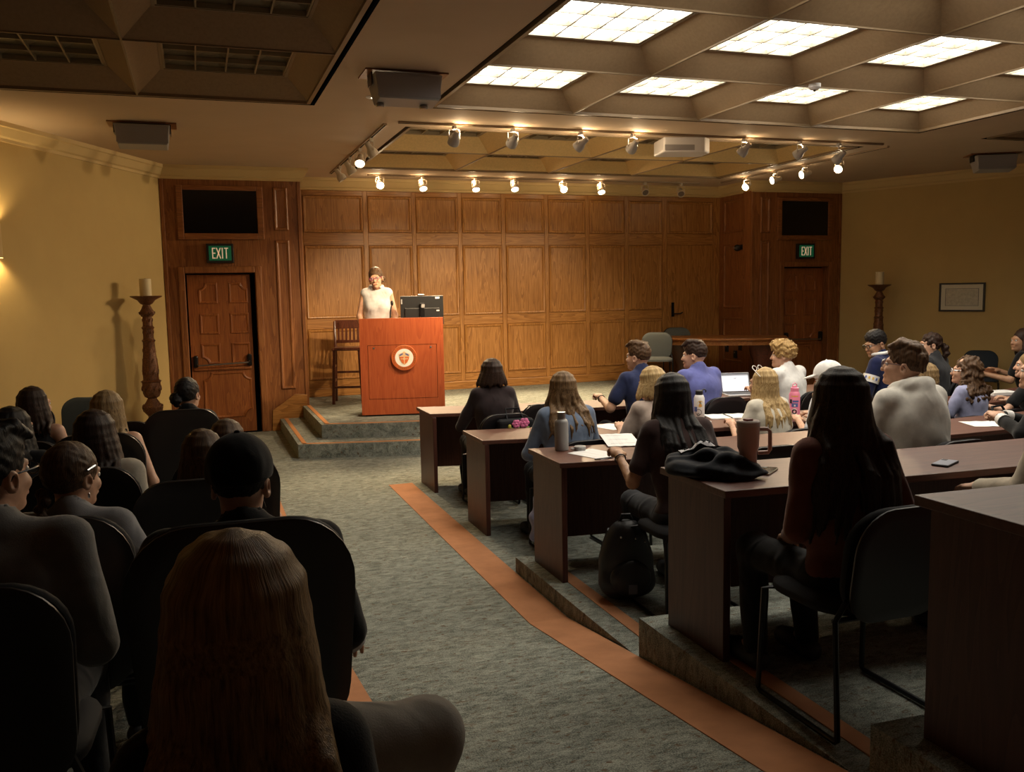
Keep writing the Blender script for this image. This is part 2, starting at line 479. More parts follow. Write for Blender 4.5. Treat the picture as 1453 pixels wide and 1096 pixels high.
# rear wall of the stage
wall_back = struct('wall_back', MB().box(XL0 - .2, XR0 + .2, YB, YB + 0.15, -0.1, ZC + .02), M_OAK_V)
FB = Matrix.Translation((0, YB, 0))
cols = [(1.523, 2.396), (2.47, 3.135), (3.20, 3.857), (3.925, 4.562), (4.635, 5.286), (5.358, 5.998), (6.073, 6.703), (6.785, 7.401)]
rows_z = [(2.737, 3.272), (1.476, 2.55), (0.567, 1.322)]
for x0, x1 in cols:
    for z0, z1 in rows_z: panel(wall_back, x0, x1, z0, z1, M_OAK_V, FB)
panel(wall_back, 7.495, 8.379, 2.737, 3.272, M_OAK_V, FB)
edges = [XL0] + [v for c in cols for v in c] + [7.495, 8.379, XR0]
for i in range(0, len(edges) - 1, 2):
    slab(wall_back, 'stile', edges[i] + .004, edges[i + 1] - .004, ZST, 3.34, 0.010, M_OAK_V, FB)
for x0, x1 in cols + [(7.495, 8.379)]:
    slab(wall_back, 'rail', x0 - .002, x1 + .002, 3.274, 3.34, 0.0095, M_OAK_H, FB)
    slab(wall_back, 'rail', x0 - .002, x1 + .002, 2.554, 2.733, 0.0095, M_OAK_H, FB)
    if x0 < 7.4:
        slab(wall_back, 'rail', x0 - .002, x1 + .002, 1.326, 1.472, 0.0095, M_OAK_H, FB)
        slab(wall_back, 'rail', x0 - .002, x1 + .002, 0.452, 0.563, 0.0095, M_OAK_H, FB)
# flush panelled service door in the rear wall
dr = thing('door_service', None, None, (0, 0, 0)); dr['kind'] = 'structure'
slab(dr, 'door_leaf', 7.50, 8.375, ZST + .01, 2.545, 0.016, M_OAK_V, FB)
mm = MB().cbox((7.60, YB - 0.022, 1.47), (0.05, 0.012, 0.24)); mm.tube([(7.60, YB - .03, 1.40), (7.60, YB - .075, 1.40), (7.72, YB - .075, 1.40), (7.76, YB - .07, 1.42)], 0.011)
mm.build('door_handle', M_BLACKM, dr)
base_b = struct('baseboard_back', MB().box(XL0, XR0, YB - 0.025, YB, ZST, 0.445), M_OAK_H, None, bevel=0.008)

# alcove returns
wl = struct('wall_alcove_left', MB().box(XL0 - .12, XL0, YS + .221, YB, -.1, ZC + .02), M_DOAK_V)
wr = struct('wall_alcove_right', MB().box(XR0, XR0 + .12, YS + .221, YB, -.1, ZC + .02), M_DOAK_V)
FR = Matrix.Translation((XR0, 0, 0)) @ Matrix.Rotation(math.radians(90), 4, 'Z') @ Matrix.Identity(4)
# local x -> world y, local -y -> world +x ; flip so that it faces -X
FR = Matrix(((0, 1, 0, XR0), (-1, 0, 0, 0), (0, 0, 1, 0), (0, 0, 0, 1)))
FL = Matrix(((0, -1, 0, XL0), (1, 0, 0, 0), (0, 0, 1, 0), (0, 0, 0, 1)))
for fr, w, sg in ((FR, wr, -1), (FL, wl, 1)):
    a, c = sorted((sg * (YS + 0.14), sg * (YB - 0.14)))
    for z0, z1 in rows_z: panel(w, a, c, z0, z1, M_DOAK_V, fr)

# ---- flanking sections with the exit doors (built on the left, mirrored to the right)
def poly_notch(x0, x1, z0, z1, r, which):
    # rectangle with concave quarter-round corners; which: subset of 'bl br tr tl'
    pts = []
    def arc(cx, cz, a0, a1):
        n = 4
        return [(cx + r * math.cos(math.radians(a0 + (a1 - a0) * i / n)), cz + r * math.sin(math.radians(a0 + (a1 - a0) * i / n))) for i in range(n + 1)]
    pts += arc(x0, z0, 90, 0) if 'bl' in which else [(x0, z0)]
    pts += arc(x1, z0, 180, 90) if 'br' in which else [(x1, z0)]
    pts += arc(x1, z1, 270, 180) if 'tr' in which else [(x1, z1)]
    pts += arc(x0, z1, 0, -90) if 'tl' in which else [(x0, z1)]
    return pts
DP = [(0.0, 0.0), (0.004, 0.012), (0.014, 0.016), (0.026, 0.012), (0.036, 0.002)]
def section(side, mirror):
    MX = Matrix(((-1, 0, 0, 2 * XMID), (0, 1, 0, 0), (0, 0, 1, 0), (0, 0, 0, 1))) if mirror else Matrix.Identity(4)
    def bx(*a):
        m = MB().box(*a); m.v = [tuple(MX @ Vector(v)) for v in m.v]
        if mirror: m.f = [tuple(reversed(f)) for f in m.f]
        return m
    def fin(m):
        m.v = [tuple(MX @ Vector(v)) for v in m.v]
        if mirror: m.f = [tuple(reversed(f)) for f in m.f]
        return m
    y0, y1 = YS, YS + 0.22
    w = MB()
    X0, X1 = XWL - 0.05, XL0
    dx0, dx1, dz = -0.12, 0.76, 2.145
    tx0, tx1, tz0, tz1 = -0.097, 0.824, 2.66, 3.214
    for a in [(X0, dx0, y0, y1, 0, ZC), (dx1, X1, y0, y1, 0, ZC), (dx0, dx1, y0, y1, dz, ZC)]:
        w.box(*a)
    w = fin(w)
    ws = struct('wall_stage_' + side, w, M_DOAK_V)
    T = Matrix.Translation((0, YS, 0))
    def mould(outline, prof, mat, name, parent, y=0.0):
        m = moulded(outline, prof); m.v = [(x, yy + YS + y, z) for x, yy, z in m.v]
        return fin(m).build(name, mat, parent, smooth=25)
    # transom: moulded frame and dark pane
    fr = MB()
    for a in [(tx0 - .08, tx0, tz0 - .08, tz1 + .06), (tx1, tx1 + .08, tz0 - .08, tz1 + .06), (tx0, tx1, tz1, tz1 + .06), (tx0, tx1, tz0 - .08, tz0)]:
        fr.box(a[0], a[1], YS - 0.035, YS - .001, a[2], a[3])
    tn = thing('window_' + ('2' if mirror else '1'), None, None); tn['kind'] = 'structure'
    fin(fr).build('window_frame', M_DOAK_H, tn, bevel=0.008)
    bx(tx0 + .001, tx1 - .001, YS - 0.010, YS - 0.002, tz0 + .001, tz1 - .001).build('pane', M_DARKGLASS, tn)
    # narrow pilaster panels
    for (a, c, z0, z1) in [(1.035, 1.225, 2.699, 3.268), (1.035, 1.225, 0.56, 2.572)]:
        mould(rect(a, c, z0, z1), PROF, M_DOAK_V, 'panel', ws, -0.001)
    # corner boards
    bx(XWL, XWL + 0.045, YS - 0.02, YS, 0, ZCR).build('corner_board', M_DOAK_V, ws, bevel=.006)
    bx(XL0 - 0.05, XL0 - .003, YS - 0.02, YS, ZST, ZCR).build('corner_board', M_DOAK_V, ws, bevel=.006)
    # casing
    cs = MB()
    cs.box(dx0 - .085, dx0, YS - .03, YS - .001, 0, dz + .085); cs.box(dx1, dx1 + .085, YS - .03, YS - .001, 0, dz + .085); cs.box(dx0, dx1, YS - .03, YS - .001, dz, dz + .085)
    fin(cs).build('door_casing', M_DOAK_V, ws, bevel=0.012)
    # stringer beside the steps
    if not mirror:
        pts = [PY(u, v, YS - 0.03) for u, v in [(387, 613), (387, 583), (419, 559.5), (436, 560), (437, 600), (430, 613)]]
        m = MB().prism([(p[0], p[2]) for p in pts][::-1], 0, 1)
        m.v = [(x, YS - (0.03 if z > .5 else 0.0), y) for x, y, z in m.v]
        m.build('stringer', M_OAK_H, ws, bevel=.004)
    # door
    d = thing('door_' + ('2' if mirror else '1'), None, None); d['kind'] = 'structure'
    yd = 0.10
    bx(dx0 + .02, dx1 - .065, YS + yd, YS + yd + .05, 0.005, dz - .02).build('door_leaf', M_DOOR, d)
    bx(dx0, dx1, YS + .16, YS + .22, 0, dz).build('door_gap_shade', M_GAP, d)  # black sheet behind the leaf, stands for the shade in the door gap
    pw = 0.245
    for i, (z0, z1) in enumerate([(1.743, 2.02), (1.337, 1.614), (0.94, 1.215)]):
        for j, x0 in enumerate((0.03, 0.415)):
            which = {(0, 0): 'tl', (0, 1): 'tr', (2, 0): 'bl', (2, 1): 'br'}.get((i, j), '')
            mould(poly_notch(x0, x0 + pw, z0, z1, 0.085, which), DP, M_DOOR, 'door_panel', d, yd)
    mould(poly_notch(0.035, 0.661, 0.204, 0.829, 0.10, 'bl br tr tl'), DP, M_DOOR, 'door_panel', d, yd)
    bx(dx0 + .04, dx1 - .10, YS + yd - .03, YS + yd, 0.855, 0.895).build('kick_rail', M_DOOR, d, bevel=.01)
    pb = thing('push_bar', None, None); pb.parent = d
    for xx in (-0.045, 0.64):
        bx(xx - .03, xx + .03, YS + yd - .07, YS + yd - .001, 0.90, 1.06).build('bar_housing', M_BLACKM, pb, bevel=.02)
    m = MB().tube([(-0.03, YS + yd - .06, .945), (-.01, YS + yd - .09, .93), (.62, YS + yd - .09, .95), (.64, YS + yd - .06, .97)], 0.011, 8)
    fin(m).build('bar', M_STEEL, pb, smooth=40)
    return ws
section('left', False)
section('right', True)

def exit_sign(cx, y, cz, label):
    t = thing('exit_sign', label, 'exit sign', (cx, y, cz - 0.125))
    MB().box(-0.17, 0.17, -0.06, 0.0, 0, 0.25).build('housing', M_BLACK, t, bevel=.006)
    MB().box(-0.14, 0.14, -0.064, -0.061, 0.03, 0.22).build('face_plate', M_EXITG, t)
    y0, y1, z0, z1 = -0.068, -0.0645, 0.055, 0.195; s = 0.013; w = 0.042
    xs = [-0.10, -0.045, 0.022, 0.052]
    h = z1 - z0
    e = MB(); e.box(xs[0], xs[0] + s, y0, y1, z0, z1)
    for zz in (z0, z0 + h / 2 - s / 2, z1 - s): e.box(xs[0] + s, xs[0] + w, y0, y1, zz, zz + s)
    x = MB()
    for sg in (1, -1):
        xa, xb = (xs[1], xs[1] + 0.05) if sg > 0 else (xs[1] + 0.05, xs[1])
        x.add([(xa - .007, y0, z0), (xa + .007, y0, z0), (xb + .007, y0, z1), (xb - .007, y0, z1), (xa - .007, y1, z0), (xa + .007, y1, z0), (xb + .007, y1, z1), (xb - .007, y1, z1)],
              [(0, 1, 2, 3), (7, 6, 5, 4), (0, 4, 5, 1), (1, 5, 6, 2), (2, 6, 7, 3), (3, 7, 4, 0)])
    i = MB().box(xs[2], xs[2] + s, y0, y1, z0, z1)
    tt = MB().box(xs[3], xs[3] + 0.05, y0, y1, z1 - s, z1); tt.box(xs[3] + .0185, xs[3] + .0315, y0, y1, z0, z1 - s)
    for q in (e, x, i, tt): q.build('letter', M_EXITL, t)
exit_sign(0.33, YS - 0.001, 2.40, 'green EXIT sign above the door beside the tall candlestick and bar stool')
exit_sign(2 * XMID - 0.36, YS - 0.001, 2.40, 'green EXIT sign above the dark door beside the framed certificate wall')

# ---- crown moulding, one run per wall
path = [(xl_at(YK), YK), (XWL, YS), (XL0, YS), (XL0, YB), (XR0, YB), (XR0, YS), (XWR, YS), (xr_at(YK), YK)]
CP = [(0.0, ZCR), (0.018, ZCR), (0.022, ZCR + .03), (0.045, ZCR + .045), (0.085, ZC - .05), (0.10, ZC - .04), (0.105, ZC + .005), (0.0, ZC + .005)]
def nrm(a, c):
    d = np.array(c) - np.array(a); d = d / np.linalg.norm(d); return np.array([d[1], -d[0]])
for i in range(len(path) - 1):
    n = nrm(path[i], path[i + 1])
    def mit(j):
        if j == 0 or j == len(path) - 1: return n
        a = nrm(path[j - 1], path[j]); c = nrm(path[j], path[j + 1]); m = a + c; m = m / np.linalg.norm(m)
        return m / max(0.3, float(m @ a))
    V = []
    for j in (i, i + 1):
        m = mit(j)
        for d, z in CP: V.append((path[j][0] + m[0] * d, path[j][1] + m[1] * d, z))
    k = len(CP)
    F = [(q, (q + 1) % k, k + (q + 1) % k, k + q) for q in range(k)] + [tuple(range(k)), tuple(range(2 * k - 1, k - 1, -1))]
    struct('trim_%d' % (i + 1), MB().add(V, F), M_CROWN)

# ---- ceiling with coffered bays
BAYS = [  # x nodes, y nodes, lit
    ([2.12, 3.50, 4.87, 6.24, 7.70], [8.06, 6.49, 4.93, 3.37, 1.81], True),
    ([-1.78, -0.37, 1.03], [8.20, 6.50, 4.93, 3.37, 1.81], False),
    ([8.85, 10.25, 11.65], [8.20, 6.50, 4.93, 3.37, 1.81], False),
    ([2.15, 3.51, 4.91, 6.25, 7.76], [12.22, 10.68, 9.12], False)]
RIM = 0.055
rects = [(b_[0][0] - RIM, b_[0][-1] + RIM, b_[1][-1] - RIM, b_[1][0] + RIM) for b_ in BAYS]
xsb = sorted({XLM - .3, XRM + .3, *[v for r in rects for v in r[:2]]})
ysb = sorted({YREAR - .2, YB + .15, *[v for r in rects for v in r[2:]]})
b = MB()
for xa, xc in zip(xsb[:-1], xsb[1:]):
    for ya, yc in zip(ysb[:-1], ysb[1:]):
        mx, my = (xa + xc) / 2, (ya + yc) / 2
        if any(r[0] < mx < r[1] and r[2] < my < r[3] for r in rects): continue
        b.add([(xa, ya, ZC), (xc, ya, ZC), (xc, yc, ZC), (xa, yc, ZC)], [(3, 2, 1, 0)])
ceiling = struct('ceiling', b, M_CEIL)
ZP, INS = 3.70, 0.20
def coffer_cell(x0, x1, y0, y1, par, cm):
    o = [(x0, y0, ZC + .004), (x1, y0, ZC + .004), (x1, y1, ZC + .004), (x0, y1, ZC + .004)]
    i = [(x0 + INS, y0 + INS, ZP), (x1 - INS, y0 + INS, ZP), (x1 - INS, y1 - INS, ZP), (x0 + INS, y1 - INS, ZP)]
    for k in range(4):
        a, c, d, e = o[k], o[(k + 1) % 4], i[(k + 1) % 4], i[k]
        up = [(p[0], p[1], p[2] + 0.012) for p in (a, c, d, e)]
        MB().add([a, c, d, e] + up, [(0, 3, 2, 1), (4, 5, 6, 7), (0, 1, 5, 4), (1, 2, 6, 5), (2, 3, 7, 6), (3, 0, 4, 7)]).build('coffer_panel', cm, par)
NCELL = 4
def troffer_mesh(w, d):
    fins = MB(); t = 0.006
    for i in range(NCELL + 1):
        x = -w / 2 + w * i / NCELL; fins.box(x - t, x + t, -d / 2, d / 2, 0.0, 0.035)
        y = -d / 2 + d * i / NCELL
        for j in range(NCELL):
            fins.box(-w / 2 + w * j / NCELL + t, -w / 2 + w * (j + 1) / NCELL - t, y - t, y + t, 0.0, 0.035)
    dif = MB()
    for i in range(NCELL):
        for j in range(NCELL):
            xa, xb = -w / 2 + w * i / NCELL, -w / 2 + w * (i + 1) / NCELL; ya, yb = -d / 2 + d * j / NCELL, -d / 2 + d * (j + 1) / NCELL
            z, zm = 0.036, 0.062
            dif.add([(xa, ya, z), (xb, ya, z), (xb, yb, z), (xa, yb, z), ((xa + xb) / 2, (ya + yb) / 2, zm)], [(1, 0, 4), (2, 1, 4), (3, 2, 4), (0, 3, 4)])
    fr = MB()
    for a in [(-w / 2 - .03, -w / 2 - .007, -d / 2 - .03, d / 2 + .03), (w / 2 + .007, w / 2 + .03, -d / 2 - .03, d / 2 + .03), (-w / 2 - .007, w / 2 + .007, -d / 2 - .03, -d / 2 - .007), (-w / 2 - .007, w / 2 + .007, d / 2 + .007, d / 2 + .03)]:
        fr.box(*a, -0.004, 0.03)
    return fins.mesh('louver'), dif.mesh('diffuser'), fr.mesh('frame')
TMESH = {}
for bi, (xn, yn, lit) in enumerate(BAYS):
    # black shadow gap and rim around the bay
    g = MB(); x0, x1, y0, y1 = rects[bi]
    xa, xb, ya, yb = xn[0], xn[-1], yn[-1], yn[0]
    for a in [(x0, xa, y0, y1), (xb, x1, y0, y1), (xa, xb, y0, ya), (xa, xb, yb, y1)]:
        g.box(a[0], a[1], a[2], a[3], ZC + .03, ZC + .05)
    o = g.build('shadow_gap', M_GAP, ceiling)
    g = MB()
    for a in [(xa - .012, xa + .02, ya, yb), (xb - .02, xb + .012, ya, yb), (xa, xb, ya - .012, ya + .02), (xa, xb, yb - .02, yb + .012)]:
        g.box(a[0], a[1], a[2], a[3], ZC - .004, ZC + .05)
    g.build('bay_rim', M_TBAR, ceiling)
    for x in xn[1:-1]: MB().box(x - .007, x + .007, ya, yb, ZC - .002, ZC + .012).build('coffer_bar', M_TBAR, ceiling)
    for y in yn[1:-1]: MB().box(xa, xb, y - .007, y + .007, ZC - .001, ZC + .013).build('coffer_bar', M_TBAR, ceiling)
    for i in range(len(xn) - 1):
        for j in range(len(yn) - 1):
            cx0, cx1, cy0, cy1 = xn[i], xn[i + 1], yn[j + 1], yn[j]
            coffer_cell(cx0, cx1, cy0, cy1, ceiling, M_COFFER_LIT if bi == 3 else M_COFFER)
            w, d = round(cx1 - cx0 - 2 * INS - .06, 2), round(cy1 - cy0 - 2 * INS - .06, 2)
            on = lit and j < 3
            key = (w, d, on)
            if key not in TMESH:
                a, c, e = troffer_mesh(w, d)
                a.materials.append(M_FIN if on else M_FINOFF); c.materials.append(M_PANEL if on else M_PANELOFF); e.materials.append(M_TBAR)
                TMESH[key] = (a, c, e)
            a, c, e = TMESH[key]
            lab, grp = (('lit white troffer with square louver cells in the coffered ceiling', 'lit troffers over the desks') if on else
                        ('dark switched-off troffer with square louver cells in the ceiling', 'unlit troffers') if bi < 3 else
                        ('unlit gold-tinted troffer in the coffered bay ringed by track spotlights', 'troffers over the stage'))
            t = thing('ceiling_light', lab, 'ceiling light', ((cx0 + cx1) / 2, (cy0 + cy1) / 2, ZP - 0.004), 0, grp)
            place('louver', a, None, t); place('diffuser', c, None, t); place('frame', e, None, t)

# ================================================================== CEILING FITTINGS
def lamp_meshes():
    head = MB().lathe([(0.022, 0.10), (0.03, 0.09), (0.032, 0.05), (0.036, 0.03), (0.056, -0.005), (0.060, -0.035), (0.060, -0.06), (0.054, -0.06), (0.050, -0.045), (0.030, -0.02), (0.012, -0.015)][::-1], 18).mesh('lamp_head', 40)
    bulb = MB().lathe([(0.002, -0.012), (0.028, -0.024), (0.049, -0.048)][::-1], 18).mesh('bulb', 60)
    return head, bulb
LH, LB = lamp_meshes()
LHM = {}
for nm, mm in (('cream', M_LAMP), ('grey', M_LAMPG)):
    h = LH.copy(); h.materials.append(mm); LHM[nm] = h
LBM = {}
for nm, mm in (('on', M_BULB), ('off', M_BULBOFF)):
    h = LB.copy(); h.materials.append(mm); LBM[nm] = h
def track(p0, p1, label):
    t = thing('lighting_track', label, 'light track', ((p0[0] + p1[0]) / 2, (p0[1] + p1[1]) / 2, ZC - .02))
    c = np.array([(p0[0] + p1[0]) / 2, (p0[1] + p1[1]) / 2]); dx, dy = abs(p1[0] - p0[0]) / 2 + .017, abs(p1[1] - p0[1]) / 2 + .017
    MB().box(-dx, dx, -dy, dy, 0, 0.02).build('rail', M_TRACK, t)
    if dx > dy: MB().box(-dx, dx, -.006, .006, -.002, 0.0).build('slot', M_GAP, t)
    else: MB().box(-.006, .006, -dy, dy, -.002, 0.0).build('slot', M_GAP, t)
NEAR_Y, FAR_Y, LEFT_X, RIGHT_X = 8.80, 12.78, 1.86, 8.07
track((1.98, NEAR_Y), (7.85, NEAR_Y), 'tan light track on the audience side of the stage ceiling bay')
track((2.40, FAR_Y), (7.75, FAR_Y), 'tan light track along the panelled rear wall of the stage')
track((LEFT_X, 8.95), (LEFT_X, 12.7), 'tan light track on the lectern side of the stage ceiling bay')
track((RIGHT_X, 8.95), (RIGHT_X, 12.6), 'tan light track on the conference table side of the stage ceiling bay')
def spotlamp(top, head_c, aim, lit, col, label, group, watt, angle=46, blend=0.7, leak=0.0):
    d = (Vector(aim) - Vector(head_c)).normalized()
    t = thing('track_spotlight', label, 'spotlight', (top[0], top[1], ZC - .022), 0, group)
    o = Vector(t.location)
    hc = Vector(head_c) - o
    MB().box(-.018, .018, -.03, .03, -.035, 0.0).build('track_adapter', M_LAMP if col == 'cream' else M_LAMPG, t, bevel=.004)
    side = d.cross(Vector((0, 0, 1))).normalized()
    yk = MB()
    st = Vector((0, 0, -.035)); kn = hc + Vector((0, 0, 0.095))
    yk.tube([st, st * .5 + kn * .5, kn], 0.008, 8)
    for sg in (-1, 1):
        yk.tube([kn, kn + side * sg * .055 + Vector((0, 0, -.01)), hc + side * sg * .06], 0.005, 6)
    yk.build('yoke', M_LAMP if col == 'cream' else M_LAMPG, t, smooth=40)
    R = rot_to(d)
    h = place('lamp_head', LHM[col], None, t); h.matrix_local = Matrix.Translation(hc) @ R
    bl = place('bulb', LBM['on' if lit else 'off'], None, h)
    if watt:
        ld = bpy.data.lights.new('lamp_light', 'SPOT'); ld.energy = watt; ld.color = WARM
        ld.spot_size = math.radians(angle); ld.spot_blend = blend; ld.shadow_soft_size = 0.05
        lo = bpy.data.objects.new('lamp_light', ld); COL.objects.link(lo); lo.parent = h
        lo.location = (0, 0, -0.07)
        if leak:
            ll = bpy.data.lights.new('lamp_spill', 'POINT'); ll.energy = leak; ll.color = WARM; ll.shadow_soft_size = .02
            l2 = bpy.data.objects.new('lamp_spill', ll); COL.objects.link(l2); l2.parent = t; l2.location = hc * .45 + side * .05
    return t
# near track, heads turned towards the stage
near_px = [(645, 197), (728, 200), (824, 205), (898, 208), (1056, 213), (1135, 217), (1190, 224)]
aims = [(2.35, 11.4, 1.3), (2.9, 13.3, 0.9), (2.4, 11.2, 1.6), (4.3, 13.3, 0.9), (4.5, 12.0, 0.3), (5.0, 13.3, 0.8), (6.3, 12.0, 0.8)]
pw = [0.95, 1.35, 1.4, 1.35, 1.5, 0.7, 0.14]
for i, (u, v) in enumerate(near_px):
    p = PY(u, v, NEAR_Y)
    spotlamp((p[0], NEAR_Y), p, aims[i], True, 'grey', 'grey track spotlight turned away from the seats towards the stage', 'spotlights on the audience-side track', SPOT_STAGE * pw[i], 50, leak=[6.5, 6.5, 6.5, 6.5, 4.0, 1.5, 0.6][i])
# far track, heads turned to the stage front and the first desks
far_px = [(539, 261, 1), (600, 264, 1), (675, 265, 1), (730, 265, 1), (799, 267, 1), (853, 269, 1), (915, 271, 0), (966, 273, 0)]
for i, (u, v, on) in enumerate(far_px):
    p = PY(u, v, FAR_Y)
    aim = [(2.2, 8.2, .5), (3.2, 10.6, .3), (3.8, 11.0, .3), (4.4, 10.6, .3), (4.9, 8.0, .5), (5.6, 10.8, .3), (6, 9, .3), (6, 9, .3)][i]
    spotlamp((p[0], FAR_Y), p, aim, on, 'cream', 'lit cream spotlight hanging before the crown of the panelled rear wall' if on else 'unlit cream spotlight hanging before the crown of the panelled rear wall',
             'lit spotlights on the rear track' if on else 'unlit spotlights on the rear track', SPOT_HOUSE if on else 0, 78, leak=2.5)
for i, (u, v) in enumerate([(1060, 264), (1100, 255), (1142, 247), (1191, 238)]):
    p = PX(u, v, RIGHT_X)
    spotlamp((RIGHT_X, p[1]), p, [(2.0, 9.0, .3), (-0.6, 11.6, 1.2), (-0.9, 10.8, 1.2), (3.0, 6.5, .3)][i], True, 'cream', 'lit cream spotlight on the track at the conference table side', 'spotlights on the table-side track', SPOT_HOUSE * [1.0, 1.5, 1.4, 0.9][i], [60, 40, 44, 60][i], leak=[1.5, 1.5, 1.0, 0.8][i])
for i, (u, v) in enumerate([(483, 250), (497, 240), (511, 228), (527, 214)]):
    p = PX(u, v, LEFT_X)
    spotlamp((LEFT_X, p[1]), p, (3.8, 11.4 - i * .4, 0.3) if i != 2 else (1.0, 7.5, 0.2), i == 2, 'cream', 'lit cream spotlight on the track at the lectern side' if i == 2 else 'unlit cream spotlight on the track at the lectern side',
             'lit spotlights on the lectern-side track' if i == 2 else 'unlit spotlights on the lectern-side track', SPOT_HOUSE * .8 if i == 2 else 0, 60)

def wedge_speaker(c, w, label, rz=0.0, tilt=22):
    t = thing('ceiling_speaker', label, 'speaker', (c[0], c[1], ZC), rz)
    MB().box(-w / 2 - .06, w / 2 + .06, -.16, .16, -.012, 0).build('mount_plate', M_DOAK_H, t)
    m = MB()
    # wedge: short at the far side
    V = [(-w / 2, -.20, -.03), (w / 2, -.20, -.03), (w / 2, .14, -.03), (-w / 2, .14, -.03), (-w / 2 + .03, -.20, -.22), (w / 2 - .03, -.20, -.22), (w / 2 - .03, .02, -.24), (-w / 2 + .03, .02, -.24)]
    m.add(V, [(0, 1, 2, 3), (7, 6, 5, 4), (0, 4, 5, 1), (1, 5, 6, 2), (2, 6, 7, 3), (3, 7, 4, 0)])
    m.build('cabinet', M_LAMPG, t, bevel=.006)
    MB().box(-w / 2 + .02, w / 2 - .02, -.206, -.199, -.205, -.045).build('grille', M_GREYBOX, t)
    br = MB()
    for s in (-1, 1): br.box(s * (w / 2 + .004) - .004, s * (w / 2 + .004) + .004, -.10, .06, -.10, 0)
    br.build('bracket', M_BLACKM, t)
    return t
sp1 = wedge_speaker((1.60, 6.95), 0.52, 'grey wedge loudspeaker hanging from the ceiling between the lit and dark coffers')
for x in (-.20, .14): MB().lathe([(.03, -.262), (.035, -.25), (.03, -.235)], 12, (x, -.06, 0)).build('knob', M_STEEL, sp1)
wedge_speaker((-0.40, 9.55), 0.50, 'dark grey wedge loudspeaker on the ceiling near the ochre wall and candlestick')
wedge_speaker((10.02, 9.20), 0.50, 'shadowed wedge loudspeaker on the ceiling near the certificate wall', -0.5)

# white projector under the ceiling
pc = PY(967, 207, 9.15)
t = thing('projector', 'white projector hanging from the ceiling between the track spotlights', 'projector', (pc[0], pc[1], pc[2] - .10), math.radians(-12))
MB().prism([(-.27, -.20), (.20, -.22), (.30, -.10), (.30, .14), (.24, .20), (-.27, .20)], 0.0, 0.17).build('case', M_PROJ, t, bevel=.02, seg=3)
MB().box(-.26, .19, -.215, -.20, .02, .08).build('vent_strip', M_GREYBOX, t)
MB().lathe([(.045, .20), (.05, .21), (.05, .26), (.04, .265)], 16, m=Matrix.Translation((0.1, 0, .08)) @ Matrix.Rotation(math.radians(-90), 4, 'X')).build('lens', M_DARKGLASS, t, smooth=40)
MB().tube([(0, 0, .17), (0, 0, ZC - (pc[2] - .10))], .025, 12).build('mount_pole', M_PROJ, t, smooth=40)
# recessed downlight, sprinkler
p = PZ(533, 138, ZC)
t = thing('downlight', 'small lit recessed downlight beside the hanging loudspeaker', 'downlight', (p[0], p[1], ZC))
MB().lathe([(.075, -.006), (.085, -.002), (.085, 0.0), (.03, 0.0)], 20).build('trim_ring', M_WHITE, t, smooth=40)
MB().lathe([(.002, -.009), (.035, -.008), (.04, -.0065)], 16).build('bulb', emis('downlight_bulb', (1, .9, .75), 3.0), t)
p = PZ(1156, 118, ZC)
t = thing('smoke_detector', 'small pale detector hanging between the lit coffers', 'detector', (p[0], p[1], ZC - .006))
MB().lathe([(.03, -.05), (.05, -.03), (.05, 0.0)], 16).build('body', M_PROJ, t, smooth=40)
MB().lathe([(.008, -.062), (.012, -.05)], 10).build('sensor', M_BLACK, t)

# wall sconces on the ochre wall, just at the edge of view
sc_c = np.array([-1.80, 9.54, 2.40])
wd = np.array([SL, 1.0]); wd = wd / np.linalg.norm(wd); wn = np.array([wd[1], -wd[0]])
t = thing('wall_sconce', 'glowing up-and-down sconce on the ochre wall', 'sconce', (wall_l(sc_c[1]) , sc_c[1], sc_c[2]), math.atan2(wn[1], wn[0]))
sh = MB()
n = 10
for k in range(n + 1):
    a = math.pi * k / n - math.pi / 2
    sh.v += [(.015 + .10 * math.cos(a), .10 * math.sin(a), -.16), (.015 + .10 * math.cos(a), .10 * math.sin(a), .16)]
sh.f = [(2 * k, 2 * k + 2, 2 * k + 3, 2 * k + 1) for k in range(n)]
sh.build('shade', M_CROWN, t, smooth=40)
MB().box(0.0, .015, -.06, .06, -.12, .12).build('back_plate', M_BRONZE, t)
MB().ellip((.05, 0, 0), (.025, .025, .06)).build('bulb', M_BULBOFF, t, smooth=60)
for zz, rx in ((.10, math.pi), (-.10, 0.0)):
    ld = bpy.data.lights.new('sconce_light', 'SPOT'); ld.energy = SCONCE_W; ld.color = (1, .72, .36); ld.spot_size = math.radians(150); ld.spot_blend = .6; ld.shadow_soft_size = .03
    lo_ = bpy.data.objects.new('sconce_light', ld); COL.objects.link(lo_); lo_.parent = t; lo_.location = (.07, 0, zz); lo_.rotation_euler = (rx, 0, 0)

